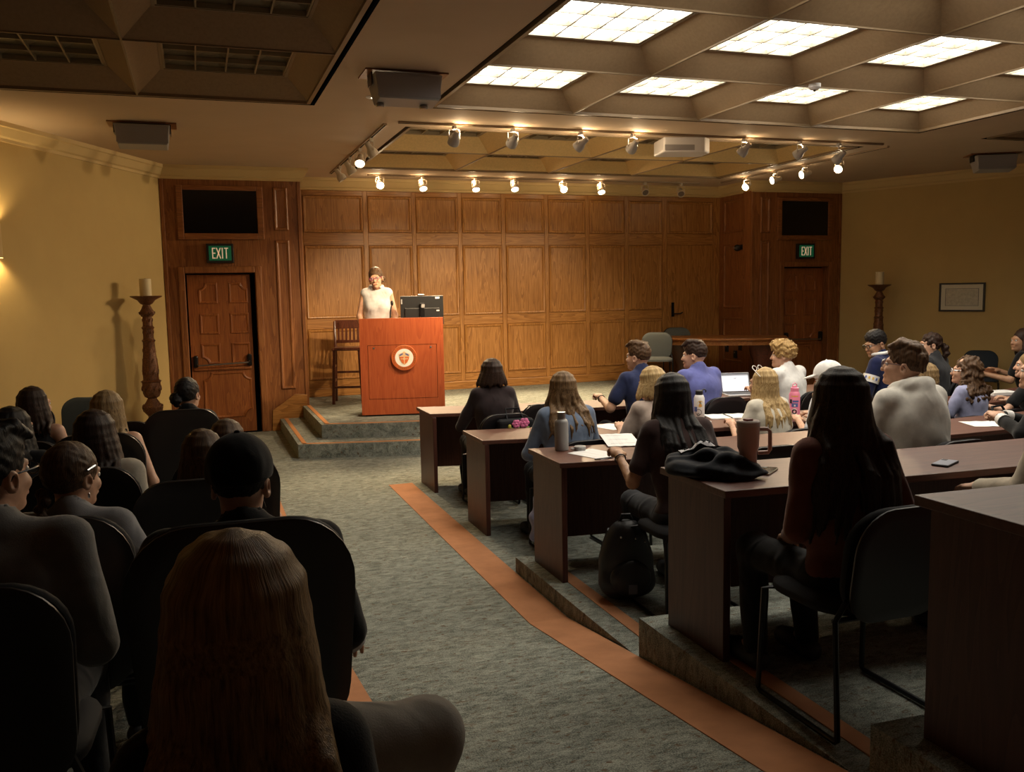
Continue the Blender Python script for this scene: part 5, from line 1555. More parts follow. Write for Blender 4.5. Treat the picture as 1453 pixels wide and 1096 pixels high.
# ---- desk row 2
def jacketfix(i): pass
SP('person with long wavy light brown hair in a blue denim jacket', 798, 530, Y=5.86, zf=0, top=C['denim'], pants=C['black'], hair=('wavy', 'light'), fem=True, sleeve='long', seed=21, lean=10, bulk=1.12, collar=True, top_name='denim_jacket', arms=('desk', 'desk'))
SP('person with short blonde hair in a pale beige tee between denim jacket and white bottle', 925, 523, Y=5.82, zf=0, top=C['beige'], pants=C['black'], hair=('bob', 'blonde'), fem=True, seed=22, lean=10, head=(4, 8, 0))
def sunnies(i):
    HP = i['HP']; gm = MB()
    for q in (-1, 1):
        gm.tube([HP((q * .036 + .027 * math.cos(a), .05 + .010 * math.sin(a), .128 + .020 * math.sin(a))) for a in np.linspace(0, 6.283, 13)[:-1]], .0035, 6, True)
        gm.tube([HP((q * .062, .05, .13)), HP((q * .092, -.01, .10)), HP((q * .097, -.05, .07))], .003, 6)
    gm.build('sunglasses', M_WHITE, i['root'], smooth=60)
SP('person with long blonde hair and white sunglasses, in a cream tee', 1083, 524, Y=5.80, zf=0, top=C['offwhite'], pants=C['denim'], hair=('long', 'blonde'), fem=True, seed=23, lean=12, extra=sunnies, bulk=1.02)
ci = SP('person in a white baseball cap and pale striped shirt in the second desk row', 1177, 517, Y=5.80, zf=0, top=C['stripe'], pants=C['charcoal'], hair=('fade', 'brown'), seed=24, lean=10, head=(16, 10, 0), arms=(((-.29, .08, .68), (-.12, .34, .79), 'relaxed'), 'desk'))
hat(ci, C['white'], 1, strap=True)
SP('person with half-tied dark blonde wavy hair in a dark top by the hooded man', 1311, 517, Y=5.82, zf=0, top=C['black'], pants=C['black'], hair=('wavy', 'dblonde'), fem=True, seed=25, lean=8, head=(8, 0, 0))
SP('person with long curly brown hair and glasses in a lavender tee', 1372, 508, Y=5.86, zf=0, top=C['lavender'], pants=C['black'], hair=('curly_long', 'brown'), fem=True, glasses=M_CHROME, seed=26, lean=6, head=(12, -2, 0))
SP('person with dark blonde hair in a black top ending the second desk row', 1462, 500, Y=5.86, zf=0, top=C['black'], pants=C['black'], hair=('shoulder', 'dblonde'), fem=True, seed=27, lean=12, head=(6, 0, 0), arms=(((-.34, .20, .76), (-.42, .44, .81), 'relaxed'), 'desk'))

# ---- desk row 3
def bracelet2(i): bracelet(i)
SP('person with long straight black hair in a brown tee, writing on a white sheet', 953, 534, Y=4.34, zf=.10, top=C['brown'], pants=C['charcoal'], skin='tan', hair=('long', 'black'), fem=True, seed=31, lean=14, head=(-4, 12, 0), arms=(((-.27, .10, .70), (-.24, .36, .80), 'grip'), 'desk'), extra=bracelet2, bulk=1.05, turn=-4)
SP('young man with swept brown hair and glasses in a pale hooded sweatshirt', 1287, 488, Y=4.22, zf=.10, top=C['hoodie'], pants=C['charcoal'], hair=('swept', 'brown'), glasses=GS, seed=32, lean=6, head=(24, -4, 0), hood=True, sleeve='long', bulk=1.06, top_name='hoodie')
def cuffs(i):
    for e, w, k in i['aj']:
        d = (w - e) / np.linalg.norm(w - e)
        MB().tube([w - d * .055, w - d * .012], [.044, .040], 12).build('cuff', M_WHITE, i['root'], smooth=60)
SP('person in a black sweater with white cuffs, hands clasped over the third desk row', 1478, 500, Y=4.26, zf=.10, top=C['black'], pants=C['black'], hair=('shoulder', 'dark'), fem=True, seed=33, lean=16, head=(0, 0, 0), sleeve='long', arms=(((-.30, .20, .78), (-.14, .38, .845), 'grip'), ((.24, .20, .76), (-.02, .40, .845), 'grip')), extra=cuffs, turn=14)

# ---- desk row 4
SP('person with very long dark brown hair in a dark red knit, seen from behind', 1190, 527, Y=2.66, zf=.30, top=C['rust'], pants=C['black'], hair=('vlong', 'dark'), fem=True, sleeve='long', arms=('lap', 'lap'), body=0.0, seed=41, lean=5, bulk=1.1, top_name='sweater')
SP('person in a pale beige sleeve with a hand in the lap', 1512, 500, Y=2.64, zf=.30, top=C['cream'], pants=C['charcoal'], hair=('short', 'brown'), seed=42, lean=6, sleeve='long', arms=(((-.27, .10, .74), (-.16, .33, .70), 'relaxed'), 'lap'), turn=12)

# ---- the block of seats on the other side of the aisle
LSEAT = SP
def clip(i):
    MB().tube([i['HP']((.088, -.02, .03)), i['HP']((.085, .02, .045))], .005, 6).build('hair_clip', M_CHROME, i['root'])
    MB().lathe([(.001, -.018), (.005, -.012), (.004, 0), (.001, .004)], 8, tuple(i['HP']((.082, -.004, -.055)))).build('earring', M_CHROME, i['root'])
LSEAT('person with black hair gathered in a low bun, seated before the lit exit door', 265, 537, depth=6.45, top=C['black'], pants=C['black'], hair=('bun', 'black'), fem=True, seed=51, lean=4, arms=('lap', 'lap'), body=.3)
LSEAT('person with shoulder-length dark hair and a bare shoulder near the ochre wall', 48, 551, depth=6.0, top=C['black'], pants=C['black'], hair=('shoulder', 'dark'), fem=True, seed=52, lean=4, arms=('lap', 'lap'), sleeve='tank', body=.3)
LSEAT('person with long dark blonde hair and bare shoulders by the candlestick', 153, 557, depth=5.5, top=C['black'], pants=C['black'], hair=('long', 'dblonde'), fem=True, seed=53, lean=4, arms=('lap', 'lap'), sleeve='tank', body=.3)
LSEAT('person with black hair in black clothes, hunched near the ochre wall', 18, 580, depth=4.9, top=C['black'], pants=C['black'], hair=('shoulder', 'black'), fem=True, seed=54, lean=10, arms=('lap', 'lap'), sleeve='long', body=.3, bulk=1.05)
LSEAT('person with straight brown hair in a cream knit sweater', 135, 585, depth=4.45, top=C['cream'], pants=C['denim'], hair=('shoulder', 'dark'), fem=True, seed=55, lean=6, arms=('lap', 'down'), sleeve='long', body=.3, bulk=1.08, collar=True, top_name='sweater')
LSEAT('person with light brown hair on the aisle end of the seats before the steps', 322, 598, depth=4.75, top=C['shirtw'], pants=C['denim'], hair=('bob', 'brown'), fem=True, seed=56, lean=8, arms=('lap', 'lap'), body=.3, shoes=M_WHITE, legs=(None, ((.09, .02, .50), (.16, .46, .60), (.36, .50, .42), (.50, .58, .40))))
LSEAT('person with brown hair parted in the middle, half hidden by the black cap', 288, 613, depth=3.95, top=C['black'], pants=C['black'], hair=('shoulder', 'brown'), fem=True, seed=57, lean=8, arms=('lap', 'lap'), body=.3)
LSEAT('person with a braid and a hair clip in a grey sweater', 98, 631, depth=3.05, top=C['grey'], pants=C['black'], hair=('braid', 'brown'), fem=True, seed=58, lean=12, arms=('lap', ((.30, .06, .70), (.16, .30, .62), 'relaxed')), sleeve='long', body=.3, extra=clip, head=(-20, 6, 0), bulk=1.1, top_name='sweater')
LSEAT('man with dark hair and glasses in a grey tee, nearest the ochre wall', -22, 612, depth=2.30, top=C['mgrey'], pants=C['black'], hair=('short', 'black'), glasses=GB, seed=59, lean=6, arms=('lap', 'lap'), body=.3, head=(-16, 0, 0), sleeve='elbow', bulk=1.05)
def greycuff(i):
    e, w, k = i['aj'][1]; d = (w - e) / np.linalg.norm(w - e)
    MB().tube([w - d * .07, w - d * .035, w - d * .005], [.046, .054, .048], 14).build('cuff', C['grey'], i['root'], smooth=60)
cm = LSEAT('man in a black baseball cap and black jacket by the aisle', 338, 630, depth=2.42, top=C['black'], pants=C['black'], hair=('fade', 'black'), seed=60, lean=6, arms=('lap', ((.29, .03, .70), (.31, .24, .60), 'relaxed')), body=.3, sleeve='long', bulk=1.24, top_name='jacket', extra=greycuff)
hat(cm, C['black'], 1)
LSEAT('person with long blonde hair and grey trousers, one ankle crossed into the aisle', 335, 766, depth=1.05, top=C['black'], pants=C['khaki'], hair=('long', 'dblonde'), fem=True, seed=61, lean=4, arms=(((-.19, .0, .68), (-.06, .22, .62), 'relaxed'), ((.19, .0, .68), (.06, .22, .62), 'relaxed')), body=.3, sleeve='long',
      legs='fg', bulk=.74)

# ================================================================== CHAIRS UNDER THE PEOPLE, EMPTY CHAIRS
def local_pt(info, w):
    # world point -> local point of a person
    return np.array(info['root'].matrix_world.inverted() @ Vector(w))
CHL = {1: 'black padded chair under the person in the dark top at the front desk row', 2: 'black padded chair under the man in the navy tee', 3: 'black padded chair under the man in the blue-violet tee',
       4: 'black padded chair under the curly blond man in white', 5: 'black padded chair under the man in the sports jersey', 6: 'black padded chair under the man with the ponytail', 7: 'black padded chair under the long-haired man ending the front desk row',
       8: 'black padded chair under the person in the denim jacket', 9: 'black padded chair under the person in the beige tee', 10: 'black padded chair under the person with white sunglasses', 11: 'black padded chair under the person in the white cap',
       12: 'black padded chair under the person with half-tied blonde hair', 13: 'black padded chair under the curly-haired person in lavender', 14: 'black padded chair under the person in black ending the second row',
       15: 'black padded chair under the person in the brown tee', 16: 'black padded chair under the man in the hooded sweatshirt', 17: 'black padded chair under the person with white cuffs', 18: 'black padded chair under the person with very long dark hair', 19: 'black padded chair under the person with the beige sleeve',
       20: 'black padded chair under the person with the low bun', 21: 'black padded chair under the bare-shouldered dark-haired person', 22: 'black padded chair under the bare-shouldered blonde person', 23: 'black padded chair under the hunched person in black', 24: 'black padded chair under the person in the cream sweater',
       25: 'black padded chair under the person ending the seats before the steps', 26: 'black padded chair under the person half hidden by the cap', 27: 'black padded chair under the person with the braid', 28: 'black padded chair under the man with glasses and grey tee', 29: 'black padded chair under the man in the black cap', 30: 'black padded chair under the person with one ankle crossed'}
LEFT_TOP = {20: (272, 578), 22: (190, 617), 24: (175, 667), 25: (290, 616), 26: (260, 663), 27: (100, 740), 28: (40, 840), 29: (330, 740)}   # where the chair backs end in the photograph
for i, inf in enumerate(PEOPLE, 1):
    x, y, z = inf['loc']; yw = inf['yaw'] * .6; s = inf['s']
    if i < 20: chair(CH_BLACK, (x + math.sin(yw) * .02, y - math.cos(yw) * .02, z + .004), yw, CHL[i], None, max(.92, min(1.02, s)))
    else:
        sz = 1.0
        if i in LEFT_TOP:
            dist = (CF @ (np.array([x, y, 0]) - CAM * np.array([1, 1, 0]))) - .25
            zt = PD(LEFT_TOP[i][0], LEFT_TOP[i][1], dist)[2] - z
            sz = max(.92, min(1.14, zt / .945))
        chair(CH_TALL, (x + math.sin(yw) * .03, y - math.cos(yw) * .03, z + .004), yw, CHL[i], None, sz)
def empty_chair(u_, v_, label, Y=None, depth=None, zf=None, rz=0.0, w=1.0, proto=None, h=.845):
    p = at_top(u_, v_, Y, depth); z = ramp(p[1]) if zf is None else zf
    sz = min(1.05, max(.8, (p[2] - z) / h))
    chair(proto or CH_BLACK, (p[0] - math.sin(rz) * .28, p[1] + .28 * math.cos(rz), z + .004), rz, label, None, sz, w)
empty_chair(775, 574, 'empty black chair between the dark-top person and the navy-tee man', Y=7.05, zf=0)
empty_chair(1098, 632, 'empty black chair behind the tall tumbler', Y=4.00, zf=.10)
empty_chair(166, 582, 'empty black chair next to the person with the low bun', depth=6.15, rz=-.1, proto=CH_TALL, h=.945)

# ================================================================== THINGS ON THE DESKS
def zdesk(r): return ROWS[r][2] + DESK_H
def on_desk(u_, v_, r): 
    p = PZ(u_, v_, zdesk(r)); return (p[0], p[1], zdesk(r) + .0005)
M_BOTG = plain('bottle_grey', (.36, .35, .34), .45, .1); M_BOTW = plain('bottle_white', (.82, .82, .82), .4); M_BOTP = plain('bottle_pink', (.85, .26, .40), .4); M_TUMB = plain('tumbler_rose', (.60, .42, .37), .45)
def sticker(parent, r, a0, a1, z0, z1, mat, name='sticker'):
    n = 6; A = np.linspace(math.radians(a0), math.radians(a1), n + 1)
    V = [(r * math.cos(a), r * math.sin(a), z) for z in (z0, z1) for a in A]
    MB().add(V, [(q, q + 1, n + 2 + q, n + 1 + q) for q in range(n)]).build(name, mat, parent, smooth=60)
def round_sticker(parent, r, a, z, rad, mat, name='sticker', inner=0.0):
    V, F = [], []; n = 14
    for k in range(n):
        t = 2 * math.pi * k / n
        for rr in (inner, rad): 
            th = math.radians(a) + rr * math.cos(t) / r; V.append((r * math.cos(th), r * math.sin(th), z + rr * math.sin(t)))
    F = [(2 * k, 2 * k + 1, 2 * ((k + 1) % n) + 1, 2 * ((k + 1) % n)) for k in range(n)]
    MB().add(V, F).build(name, mat, parent, smooth=60)
g = on_desk(797, 639, 2)
t = thing('water_bottle', 'plain grey steel water bottle, open, on the desk by the papers', 'bottle', g)
MB().lathe([(.040, 0), (.044, .004), (.044, .175), (.040, .19), (.030, .20), (.030, .205)], 28).build('body', M_BOTG, t, smooth=40)
MB().lathe([(.027, .203), (.027, .235), (.031, .237), (.031, .245), (.024, .246)], 24).build('neck', M_STEEL, t, smooth=40)
l_ = on_desk(817, 639, 2)
t = thing('bottle_lid', 'grey screw lid lying beside the open steel bottle', 'lid', (l_[0] + .02, l_[1] - .02, l_[2]))
MB().lathe([(.034, 0), (.038, .004), (.038, .024), (.034, .028)], 24).build('disc', M_BOTG, t, smooth=40)
MB().tube([(-.035, 0, .012), (-.052, 0, .012), (-.056, .012, .012), (-.05, .022, .012), (-.033, .015, .012)], .005, 8).build('loop', M_BOTG, t, smooth=50)
g = on_desk(992, 597, 1)
t = thing('water_bottle', 'white water bottle with stickers and a black lid', 'bottle', g)
MB().lathe([(.042, 0), (.045, .004), (.045, .19), (.036, .212), (.029, .22)], 28).build('body', M_BOTW, t, smooth=40)
MB().lathe([(.031, .215), (.031, .25), (.026, .255)], 24).build('lid', M_BLACK, t, smooth=40)
MB().tube([(.02, 0, .25), (.045, 0, .262), (.065, 0, .25), (.06, 0, .235)], .006, 8).build('handle', M_BLACK, t, smooth=50)
CA = math.degrees(math.atan2(-g[1], -g[0]))
M_STO = plain('sticker_orange', (.80, .42, .10), .5); M_STB = plain('sticker_blue', (.10, .15, .42), .5); M_STY = plain('sticker_yellow', (.80, .62, .15), .5); M_STG = plain('sticker_green', (.25, .40, .20), .5); M_STW = plain('sticker_white', (.85, .84, .82), .5); M_STK = plain('sticker_black', (.03, .03, .03), .5); M_STBR = plain('sticker_brown', (.40, .22, .12), .5)
round_sticker(t, .0454, CA + 12, .145, .028, M_STY); round_sticker(t, .0457, CA + 12, .135, .014, M_STO); round_sticker(t, .0458, CA + 10, .158, .009, M_STBR); round_sticker(t, .0459, CA + 18, .150, .006, M_STG)
sticker(t, .0454, CA - 60, CA - 22, .08, .12, M_STB); round_sticker(t, .0455, CA - 5, .075, .026, M_STK, inner=.022); round_sticker(t, .0455, CA - 8, .055, .012, M_STK, inner=.008); sticker(t, .0455, CA - 24, CA + 15, .02, .024, M_STBR)
g = on_desk(1127, 591, 1)
t = thing('water_bottle', 'pink water bottle covered with stickers and a looped pink lid', 'bottle', g)
MB().lathe([(.042, 0), (.046, .004), (.046, .19), (.036, .212), (.030, .22)], 28).build('body', M_BOTP, t, smooth=40)
MB().lathe([(.034, .215), (.034, .245), (.020, .25), (.018, .262)], 24).build('lid', M_BOTP, t, smooth=40)
MB().tube([(-.024, 0, .243), (-.02, 0, .275), (.0, 0, .288), (.02, 0, .275), (.02, 0, .25)], .004, 8).build('handle', M_BOTP, t, smooth=50)
CA = math.degrees(math.atan2(-g[1], -g[0]))
round_sticker(t, .0465, CA, .045, .030, M_STW); round_sticker(t, .0468, CA, .045, .021, M_STK, inner=.011); sticker(t, .0465, CA - 30, CA + 38, .085, .118, M_STB); sticker(t, .0465, CA - 55, CA - 25, .115, .150, M_STK); sticker(t, .0465, CA - 20, CA + 45, .125, .142, M_STB); sticker(t, .0465, CA - 35, CA + 40, .172, .182, M_STO); sticker(t, .0467, CA - 5, CA + 12, .09, .105, M_STW)
g = on_desk(1061, 675, 3)
t = thing('tumbler', 'tall rose-brown tumbler with a handle and clear lid', 'tumbler', g)
MB().lathe([(.036, 0), (.038, .004), (.038, .105), (.046, .125), (.049, .215), (.049, .218)], 28).build('body', M_TUMB, t, smooth=40)
m = MB().lathe([(.049, .2185), (.0505, .22), (.0505, .238), (.046, .243), (.012, .243)], 28); m.build('lid', plain('lid_clear', (.62, .55, .52), .15), t, smooth=40)
MB().cbox((-.008, -.01, .247), (.035, .03, .010)).build('lid_slider', plain('slider', (.24, .07, .06), .4), t, bevel=.004)
hd = MB().tube([(.045, 0, .205), (.080, 0, .205), (.092, 0, .195), (.092, 0, .115), (.085, 0, .103), (.042, 0, .10)], .009, 10).build('handle', M_TUMB, t, smooth=50)
hd.rotation_euler = (0, 0, -YAW - .15)
def sheet(label, u_, v_, r, w, d, rz, name='paper_sheet', thick=.0012, lines=0, dz=0.0, tilt=0.0, cat='paper'):
    p = on_desk(u_, v_, r)
    t = thing(name, label, cat, (p[0], p[1], p[2] + dz), rz)
    if tilt: t.rotation_euler = (math.radians(tilt), 0, rz)
    n = 8; m = MB(); V = []
    for i in range(n + 1):
        x = -w / 2 + w * i / n; cz = .003 * math.sin(i * 1.3 + w * 40) ** 2
        for y in (-d / 2, d / 2):
            for z in (0, thick): V.append((x, y, z + cz))
    F = []
    for i in range(n):
        a = 4 * i; b_ = a + 4
        F += [(a + 1, b_ + 1, b_ + 3, a + 3), (a, a + 2, b_ + 2, b_), (a, b_, b_ + 1, a + 1), (a + 2, a + 3, b_ + 3, b_ + 2)]
    F += [(0, 1, 3, 2), (4 * n, 4 * n + 2, 4 * n + 3, 4 * n + 1)]
    m.add(V, F).build('page', M_PAPER, t)
    if lines:
        q = MB()
        for k in range(lines):
            y = d * (.32 - .62 * k / max(1, lines - 1)) if lines > 1 else 0
            q.box(-w * .36, w * (.10 + .26 * ((k * 7) % 5) / 4), y - .0012, y + .0012, thick + .0032, thick + .0036)
        q.build('print', plain('print_grey', (.45, .45, .47), .8), t)['kind'] = 'stuff'
    return t
sheet('white sheet lying under the hand of the person in the brown tee', 847, 645, 2, .22, .30, .35, lines=0)
sheet('printed sheet propped before the person in the brown tee', 880, 629, 2, .22, .30, -.25, lines=3, dz=.020, tilt=6)
sheet('white sheet on the desk before the person in the beige tee', 868, 606, 1, .22, .28, .3)
sheet('spread of white pages on the desk before the white-cuffed hands', 1405, 602, 2, .34, .24, -.35, lines=0)
t = sheet('open spiral notebook beside the white sticker bottle', 1032, 592, 1, .36, .25, -.25, name='notebook', thick=.008, cat='notebook')
MB().tube([(0, -.125, .012), (0, .125, .012)], .005, 6).build('spiral', M_STEEL, t)
t = sheet('stack of white notebooks before the curly-haired person', 1418, 560, 1, .30, .22, -.15, name='notebook', thick=.03, cat='notebook')
MB().box(-.15, .15, -.11, .11, -.0, .004).build('cover', M_INK, t)
g = on_desk(1004, 602, 1)
t = thing('earbud_case', 'small white case beside the white sticker bottle', 'case', g, -.3)
MB().box(-.03, .03, -.02, .02, 0, .014).build('base', M_WHITE, t, bevel=.006, seg=3); MB().box(-.03, .03, -.02, .02, .0145, .024).build('lid', M_WHITE, t, bevel=.006, seg=3)
def pen(label, u_, v_, r, rz, mat):
    g = on_desk(u_, v_, r); t = thing('pen', label, 'pen', (g[0], g[1], g[2] + .005), rz)
    MB().tube([(-.06, 0, 0), (.055, 0, 0)], .0045, 8).build('barrel', mat, t, smooth=50); MB().tube([(.055, 0, 0), (.072, 0, 0)], [.0042, .001], 8).build('tip', M_BLACK, t, smooth=50)
pen('thin dark pen beside the dark-top person at the front desk row', 757, 576, 0, .1, M_BLACK)
pen('dark pen lying near the hand of the person in the brown tee', 856, 652, 2, .15, M_BLACK)
def phone(label, u_, v_, r, rz, scr, body):
    g = on_desk(u_, v_, r); t = thing('phone', label, 'phone', g, rz)
    MB().box(-.037, .037, -.075, .075, 0, .009).build('body', body, t, bevel=.006, seg=3)
    MB().box(-.034, .034, -.071, .071, .0092, .0098).build('screen', scr, t)
    MB().box(-.03, -.008, .04, .066, .0099, .0108).build('camera_bump', M_BLACK, t)
phone('dark phone in a pale case beside the tall tumbler', 1086, 670, 3, -.9, M_DARKGLASS, plain('phone_case', (.50, .42, .30), .4))
phone('phone with a pale grey face lying alone on the desk', 1341, 659, 3, -1.1, plain('phone_face', (.30, .32, .40), .35), M_BLACK)
phone('dark phone beside the spread of white pages', 1428, 599, 2, -.6, M_DARKGLASS, M_BLACK)
# laptop
g = on_desk(1052, 559, 0)
t = thing('laptop', 'open silver laptop with a lit white document on screen', 'laptop', (5.22, 7.78, zdesk(0) + .0005), math.radians(-13))
M_ALU = plain('aluminium', (.42, .43, .46), .35, .7)
MB().box(-.155, .155, -.11, .11, 0, .014).build('base', M_ALU, t, bevel=.004)
MB().box(-.135, .135, -.02, .09, .0142, .0152).build('keyboard', M_BLACK, t)
Rl = Matrix.Translation((0, .112, .012)) @ Matrix.Rotation(math.radians(-18), 4, 'X')
def tilt(m): m.v = [tuple(Rl @ Vector(v)) for v in m.v]; return m
tilt(MB().box(-.155, .155, 0, .007, 0, .215)).build('screen_lid', M_ALU, t, bevel=.003)
tilt(MB().box(-.149, .149, -.0012, -.0002, .008, .208)).build('bezel', M_BLACK, t)
tilt(MB().box(-.143, .143, -.002, -.0013, .018, .200)).build('screen', M_SCREEN, t)
q = tilt(MB().box(-.143, .143, -.0026, -.0021, .182, .200)); q.build('menu_bar', plain('menu_bar', (.35, .38, .46), .5), t)
q = MB(); q.box(-.02, .02, -.0026, -.0021, .155, .158); q.box(-.012, .012, -.0026, -.0021, .147, .150); tilt(q).build('print', M_INK, t)['kind'] = 'stuff'

# ---- soft things
def soft(name, S, h, mat, parent=None, disp=None):
    P_, Q_ = sdf_arrays(S, h, disp); return place(name, np_mesh(name, P_, Q_), mat, parent)
jp = on_desk(1000, 668, 3)
t = thing('jacket', 'crumpled dark navy jacket with white lettering on the desk corner', 'jacket', (2.13, 3.33, zdesk(3)), math.radians(-14))
S = SDF()
for c, r_ in [((-.10, .02, .035), (.13, .13, .035)), ((.02, -.04, .04), (.15, .11, .038)), ((-.04, .08, .05), (.14, .08, .035)), ((.06, .05, .035), (.10, .10, .035)), ((-.15, -.03, .03), (.08, .10, .03)), ((.08, -.11, .025), (.10, .06, .026))]: S.ell(c, r_, None, .03)
for pts in [[(-.20, .05, .05), (-.05, .0, .075), (.10, .02, .05)], [(-.12, -.10, .04), (.02, -.06, .07), (.12, .06, .05)], [(-.05, .12, .06), (.05, .06, .075), (.15, -.06, .04)], [(-.18, .10, .05), (-.04, .10, .085), (.09, .12, .05)], [(.0, -.15, .03), (.05, -.10, .055), (.14, -.12, .03)]]: S.chain(pts, [.024, .034, .016], .012)
jm = fabric('jacket_navy', (.010, .013, .020))
P_, Q_ = sdf_arrays(S, .008, folds(.011, 91, 2.2)); P_[:, 2] = np.maximum(P_[:, 2], .001)
place('body', np_mesh('body', P_, Q_), jm, t)
# white print draped over the top folds
top_of = lambda x, y: max([v[2] for v in P_[(np.abs(P_[:, 0] - x) < .012) & (np.abs(P_[:, 1] - y) < .012)]] or [.05])
V, F = [], []; nx_, ny_ = 16, 4
for i in range(nx_ + 1):
    for j in range(ny_ + 1):
        x = -.15 + .20 * i / nx_; y = .075 + .055 * j / ny_ + .02 * math.sin(i * .5); V.append((x, y, top_of(x, y) + .004))
for i in range(nx_):
    for j in range(ny_):
        a = i * (ny_ + 1) + j; F.append((a, a + ny_ + 1, a + ny_ + 2, a + 1))
MB().add(V, F).build('print_patch', plain('print_white', (.62, .62, .66), .8, var=.25, vscale=60), t, smooth=60)
for k in range(7):
    i = 2 + 2 * k; a = V[i * (ny_ + 1) + 1]; b_ = V[i * (ny_ + 1) + 3]; c_ = V[(i + 1) * (ny_ + 1) + 2]
    MB().tube([(a[0], a[1], a[2] + .002), (c_[0], c_[1], c_[2] + .002), (b_[0], b_[1], b_[2] + .002)], .0032, 5).build('letter', jm, t)

def backpack(label, loc, rz, s=1.0, mat=None):
    t = thing('backpack', label, 'backpack', loc, rz); t.scale = (s, s, s)
    mat = mat or M_CHAIR
    S = SDF(); S.ell((0, 0, .20), (.15, .10, .20), None, .03); S.ell((0, -.02, .10), (.155, .105, .10), None, .04); S.ell((0, 0, .33), (.11, .08, .10), None, .04)
    P_, Q_ = sdf_arrays(S, .013, folds(.006, 77)); P_[:, 2] = np.maximum(P_[:, 2], .002); place('bag', np_mesh('bag', P_, Q_), mat, t)
    S = SDF(); S.ell((0, -.10, .14), (.11, .045, .10), None, .03); soft('front_pocket', S, .012, mat, t, folds(.004, 78))
    MB().tube([(-.04, 0, .41), (-.02, 0, .46), (.02, 0, .46), (.04, 0, .41)], .009, 8).build('handle', mat, t, smooth=50)
    for q in (-1, 1): MB().tube([(q * .07, .08, .36), (q * .09, .15, .24), (q * .09, .12, .08)], .014, 8).build('strap', mat, t, smooth=50)
    for x, z in ((-.05, .36), (.03, .35), (.08, .33)): MB().ellip((x, -.085, z), (.006, .006, .006), 8, 6).build('buckle', M_CHROME, t)
    MB().box(-.025, .02, -.152, -.147, .07, .12).build('tag', M_INK, t)
bp = PZ(652, 690, 0)
backpack('black backpack on the floor under the front desk row', (2.36, 7.72, 0.002), .3, .95)
backpack('black backpack on the floor beside the person in the brown tee', (2.22, 4.42, .102), -.2, 1.05, plain('backpack_black', (.012, .012, .014), .5, bstr=.3, bscale=200))
# flowered tote hanging on the dark-top person's chair
inf = PEOPLE[0]; x, y, z = inf['loc']
t = thing('tote_bag', 'black tote bag with pink and orange flowers hanging on a chair', 'bag', (x + .05, y - .345, .46), inf['yaw'] * .6)
MB().box(-.15, .17, -.05, .03, 0.0, .335).build('bag', M_CHAIR, t, bevel=.03, seg=3)
MB().tube([(-.06, -.01, .33), (-.05, .06, .41), (.07, .06, .41), (.08, -.01, .33)], .008, 6).build('strap', M_CHAIR, t)
M_FP = plain('flower_pink', (.78, .18, .38), .7, var=.35, vscale=60); M_FO = plain('flower_orange', (.80, .14, .04), .7, var=.3, vscale=40); M_FG = plain('leaf_green', (.20, .34, .06), .7); M_FY = plain('bud_yellow', (.50, .45, .06), .7)
def petalflower(cx, cz, r, mat, n=6):
    m = MB()
    for k in range(n):
        a = 2 * math.pi * k / n; m.ellip((cx + r * .55 * math.cos(a), -.053, cz + r * .55 * math.sin(a)), (r * .5, .006, r * .42), 10, 6)
    m.ellip((cx, -.056, cz), (r * .3, .006, r * .3), 10, 6); m.build('flower', mat, t, smooth=60)['kind'] = 'stuff'
petalflower(.005, .295, .038, M_FP); petalflower(.075, .300, .045, M_FP); petalflower(-.02, .21, .045, M_FO); petalflower(.05, .205, .035, M_FO)
MB().ellip((-.055, -.053, .275), (.016, .006, .02), 10, 6).build('bud', M_FY, t, smooth=60)
for cx, cz, a in ((-.075, .25, .5), (.10, .255, -.5), (.03, .25, 1.2), (-.03, .255, .2)): MB().ellip((0, 0, 0), (.022, .005, .009), 10, 6, Matrix.Translation((cx, -.053, cz)) @ Matrix.Rotation(a, 4, 'Y')).build('leaf', M_FG, t, smooth=60)
MB().ellip((.055, -.054, .245), (.018, .006, .014), 10, 6).build('petal', M_STW, t, smooth=60)
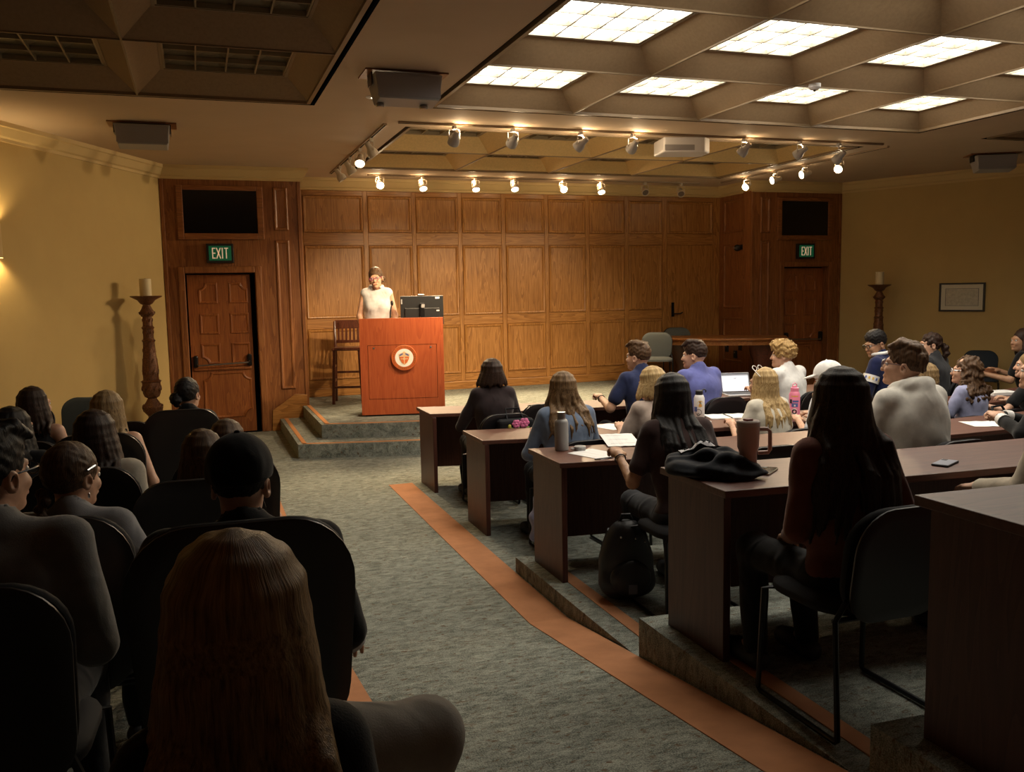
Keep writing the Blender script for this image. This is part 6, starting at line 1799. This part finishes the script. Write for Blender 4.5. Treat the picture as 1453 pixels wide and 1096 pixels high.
# black bag on the back of the curly-haired person's chair
inf = PEOPLE[12]; x, y, z = inf['loc']
t = thing('shoulder_bag', 'black shoulder bag slumped on the chair of the curly-haired person', 'bag', (x - .10, y - .36, .52), .2)
S = SDF(); S.ell((0, 0, .12), (.16, .06, .13), None, .03); S.ell((.03, -.02, .20), (.12, .05, .06), None, .03); soft('bag', S, .011, M_CHAIR, t, folds(.006, 44, 1.5))
MB().tube([(-.12, 0, .2), (-.05, .05, .32), (.08, .05, .32), (.13, 0, .2)], .010, 6).build('strap', M_CHAIR, t, smooth=50)
MB().ellip((.0, -.06, .16), (.009, .006, .009), 8, 6).build('buckle', M_STY, t)
# cloth hanging from the denim-jacket person's chair
inf = PEOPLE[7]; x, y, z = inf['loc']
t = thing('hanging_jacket', 'pale grey-blue jacket hanging down from the denim-jacket person\'s chair', 'jacket', (x - .27, y - .12, .10), .2)
S = SDF(); S.chain([(0.06, 0, .56), (.02, 0, .38), (-.03, .02, .18), (-.05, .03, .06)], [.05, .06, .05, .03], .02); S.chain([(.08, -.04, .50), (.06, -.05, .30), (.02, -.03, .12)], [.04, .05, .03], .02)
soft('cloth', S, .011, C['lavender'], t, folds(.010, 63, 1.6))
# brown bag on the front desk row beside the long-haired man
g = on_desk(1400, 536, 0)
t = thing('leather_bag', 'brown leather bag lying on the front desk row by the long-haired man', 'bag', (g[0], g[1], g[2]), .2)
S = SDF(); S.ell((0, 0, .05), (.17, .10, .05), None, .03); S.ell((-.05, 0, .07), (.10, .09, .04), None, .03)
P_, Q_ = sdf_arrays(S, .012, folds(.004, 21)); P_[:, 2] = np.maximum(P_[:, 2], .001); place('bag', np_mesh('bag', P_, Q_), plain('leather_brown', (.20, .07, .03), .5, var=.2), t)
MB().tube([(-.1, -.06, .08), (-.04, -.12, .05), (.05, -.12, .05), (.1, -.06, .07)], .008, 6).build('strap', plain('leather_strap', (.14, .05, .025), .5), t, smooth=50)
g = on_desk(1404, 590, 2)
t = thing('marker', 'short red marker cap held under the clasped hands', 'marker', (g[0], g[1], g[2] + .006), -.4)
MB().tube([(-.02, 0, .004), (.035, 0, .004)], .009, 10).build('cap', plain('marker_red', (.75, .05, .03), .4), t, smooth=50); MB().tube([(.035, 0, .004), (.10, 0, .004)], .008, 10).build('barrel', M_WHITE, t, smooth=50)
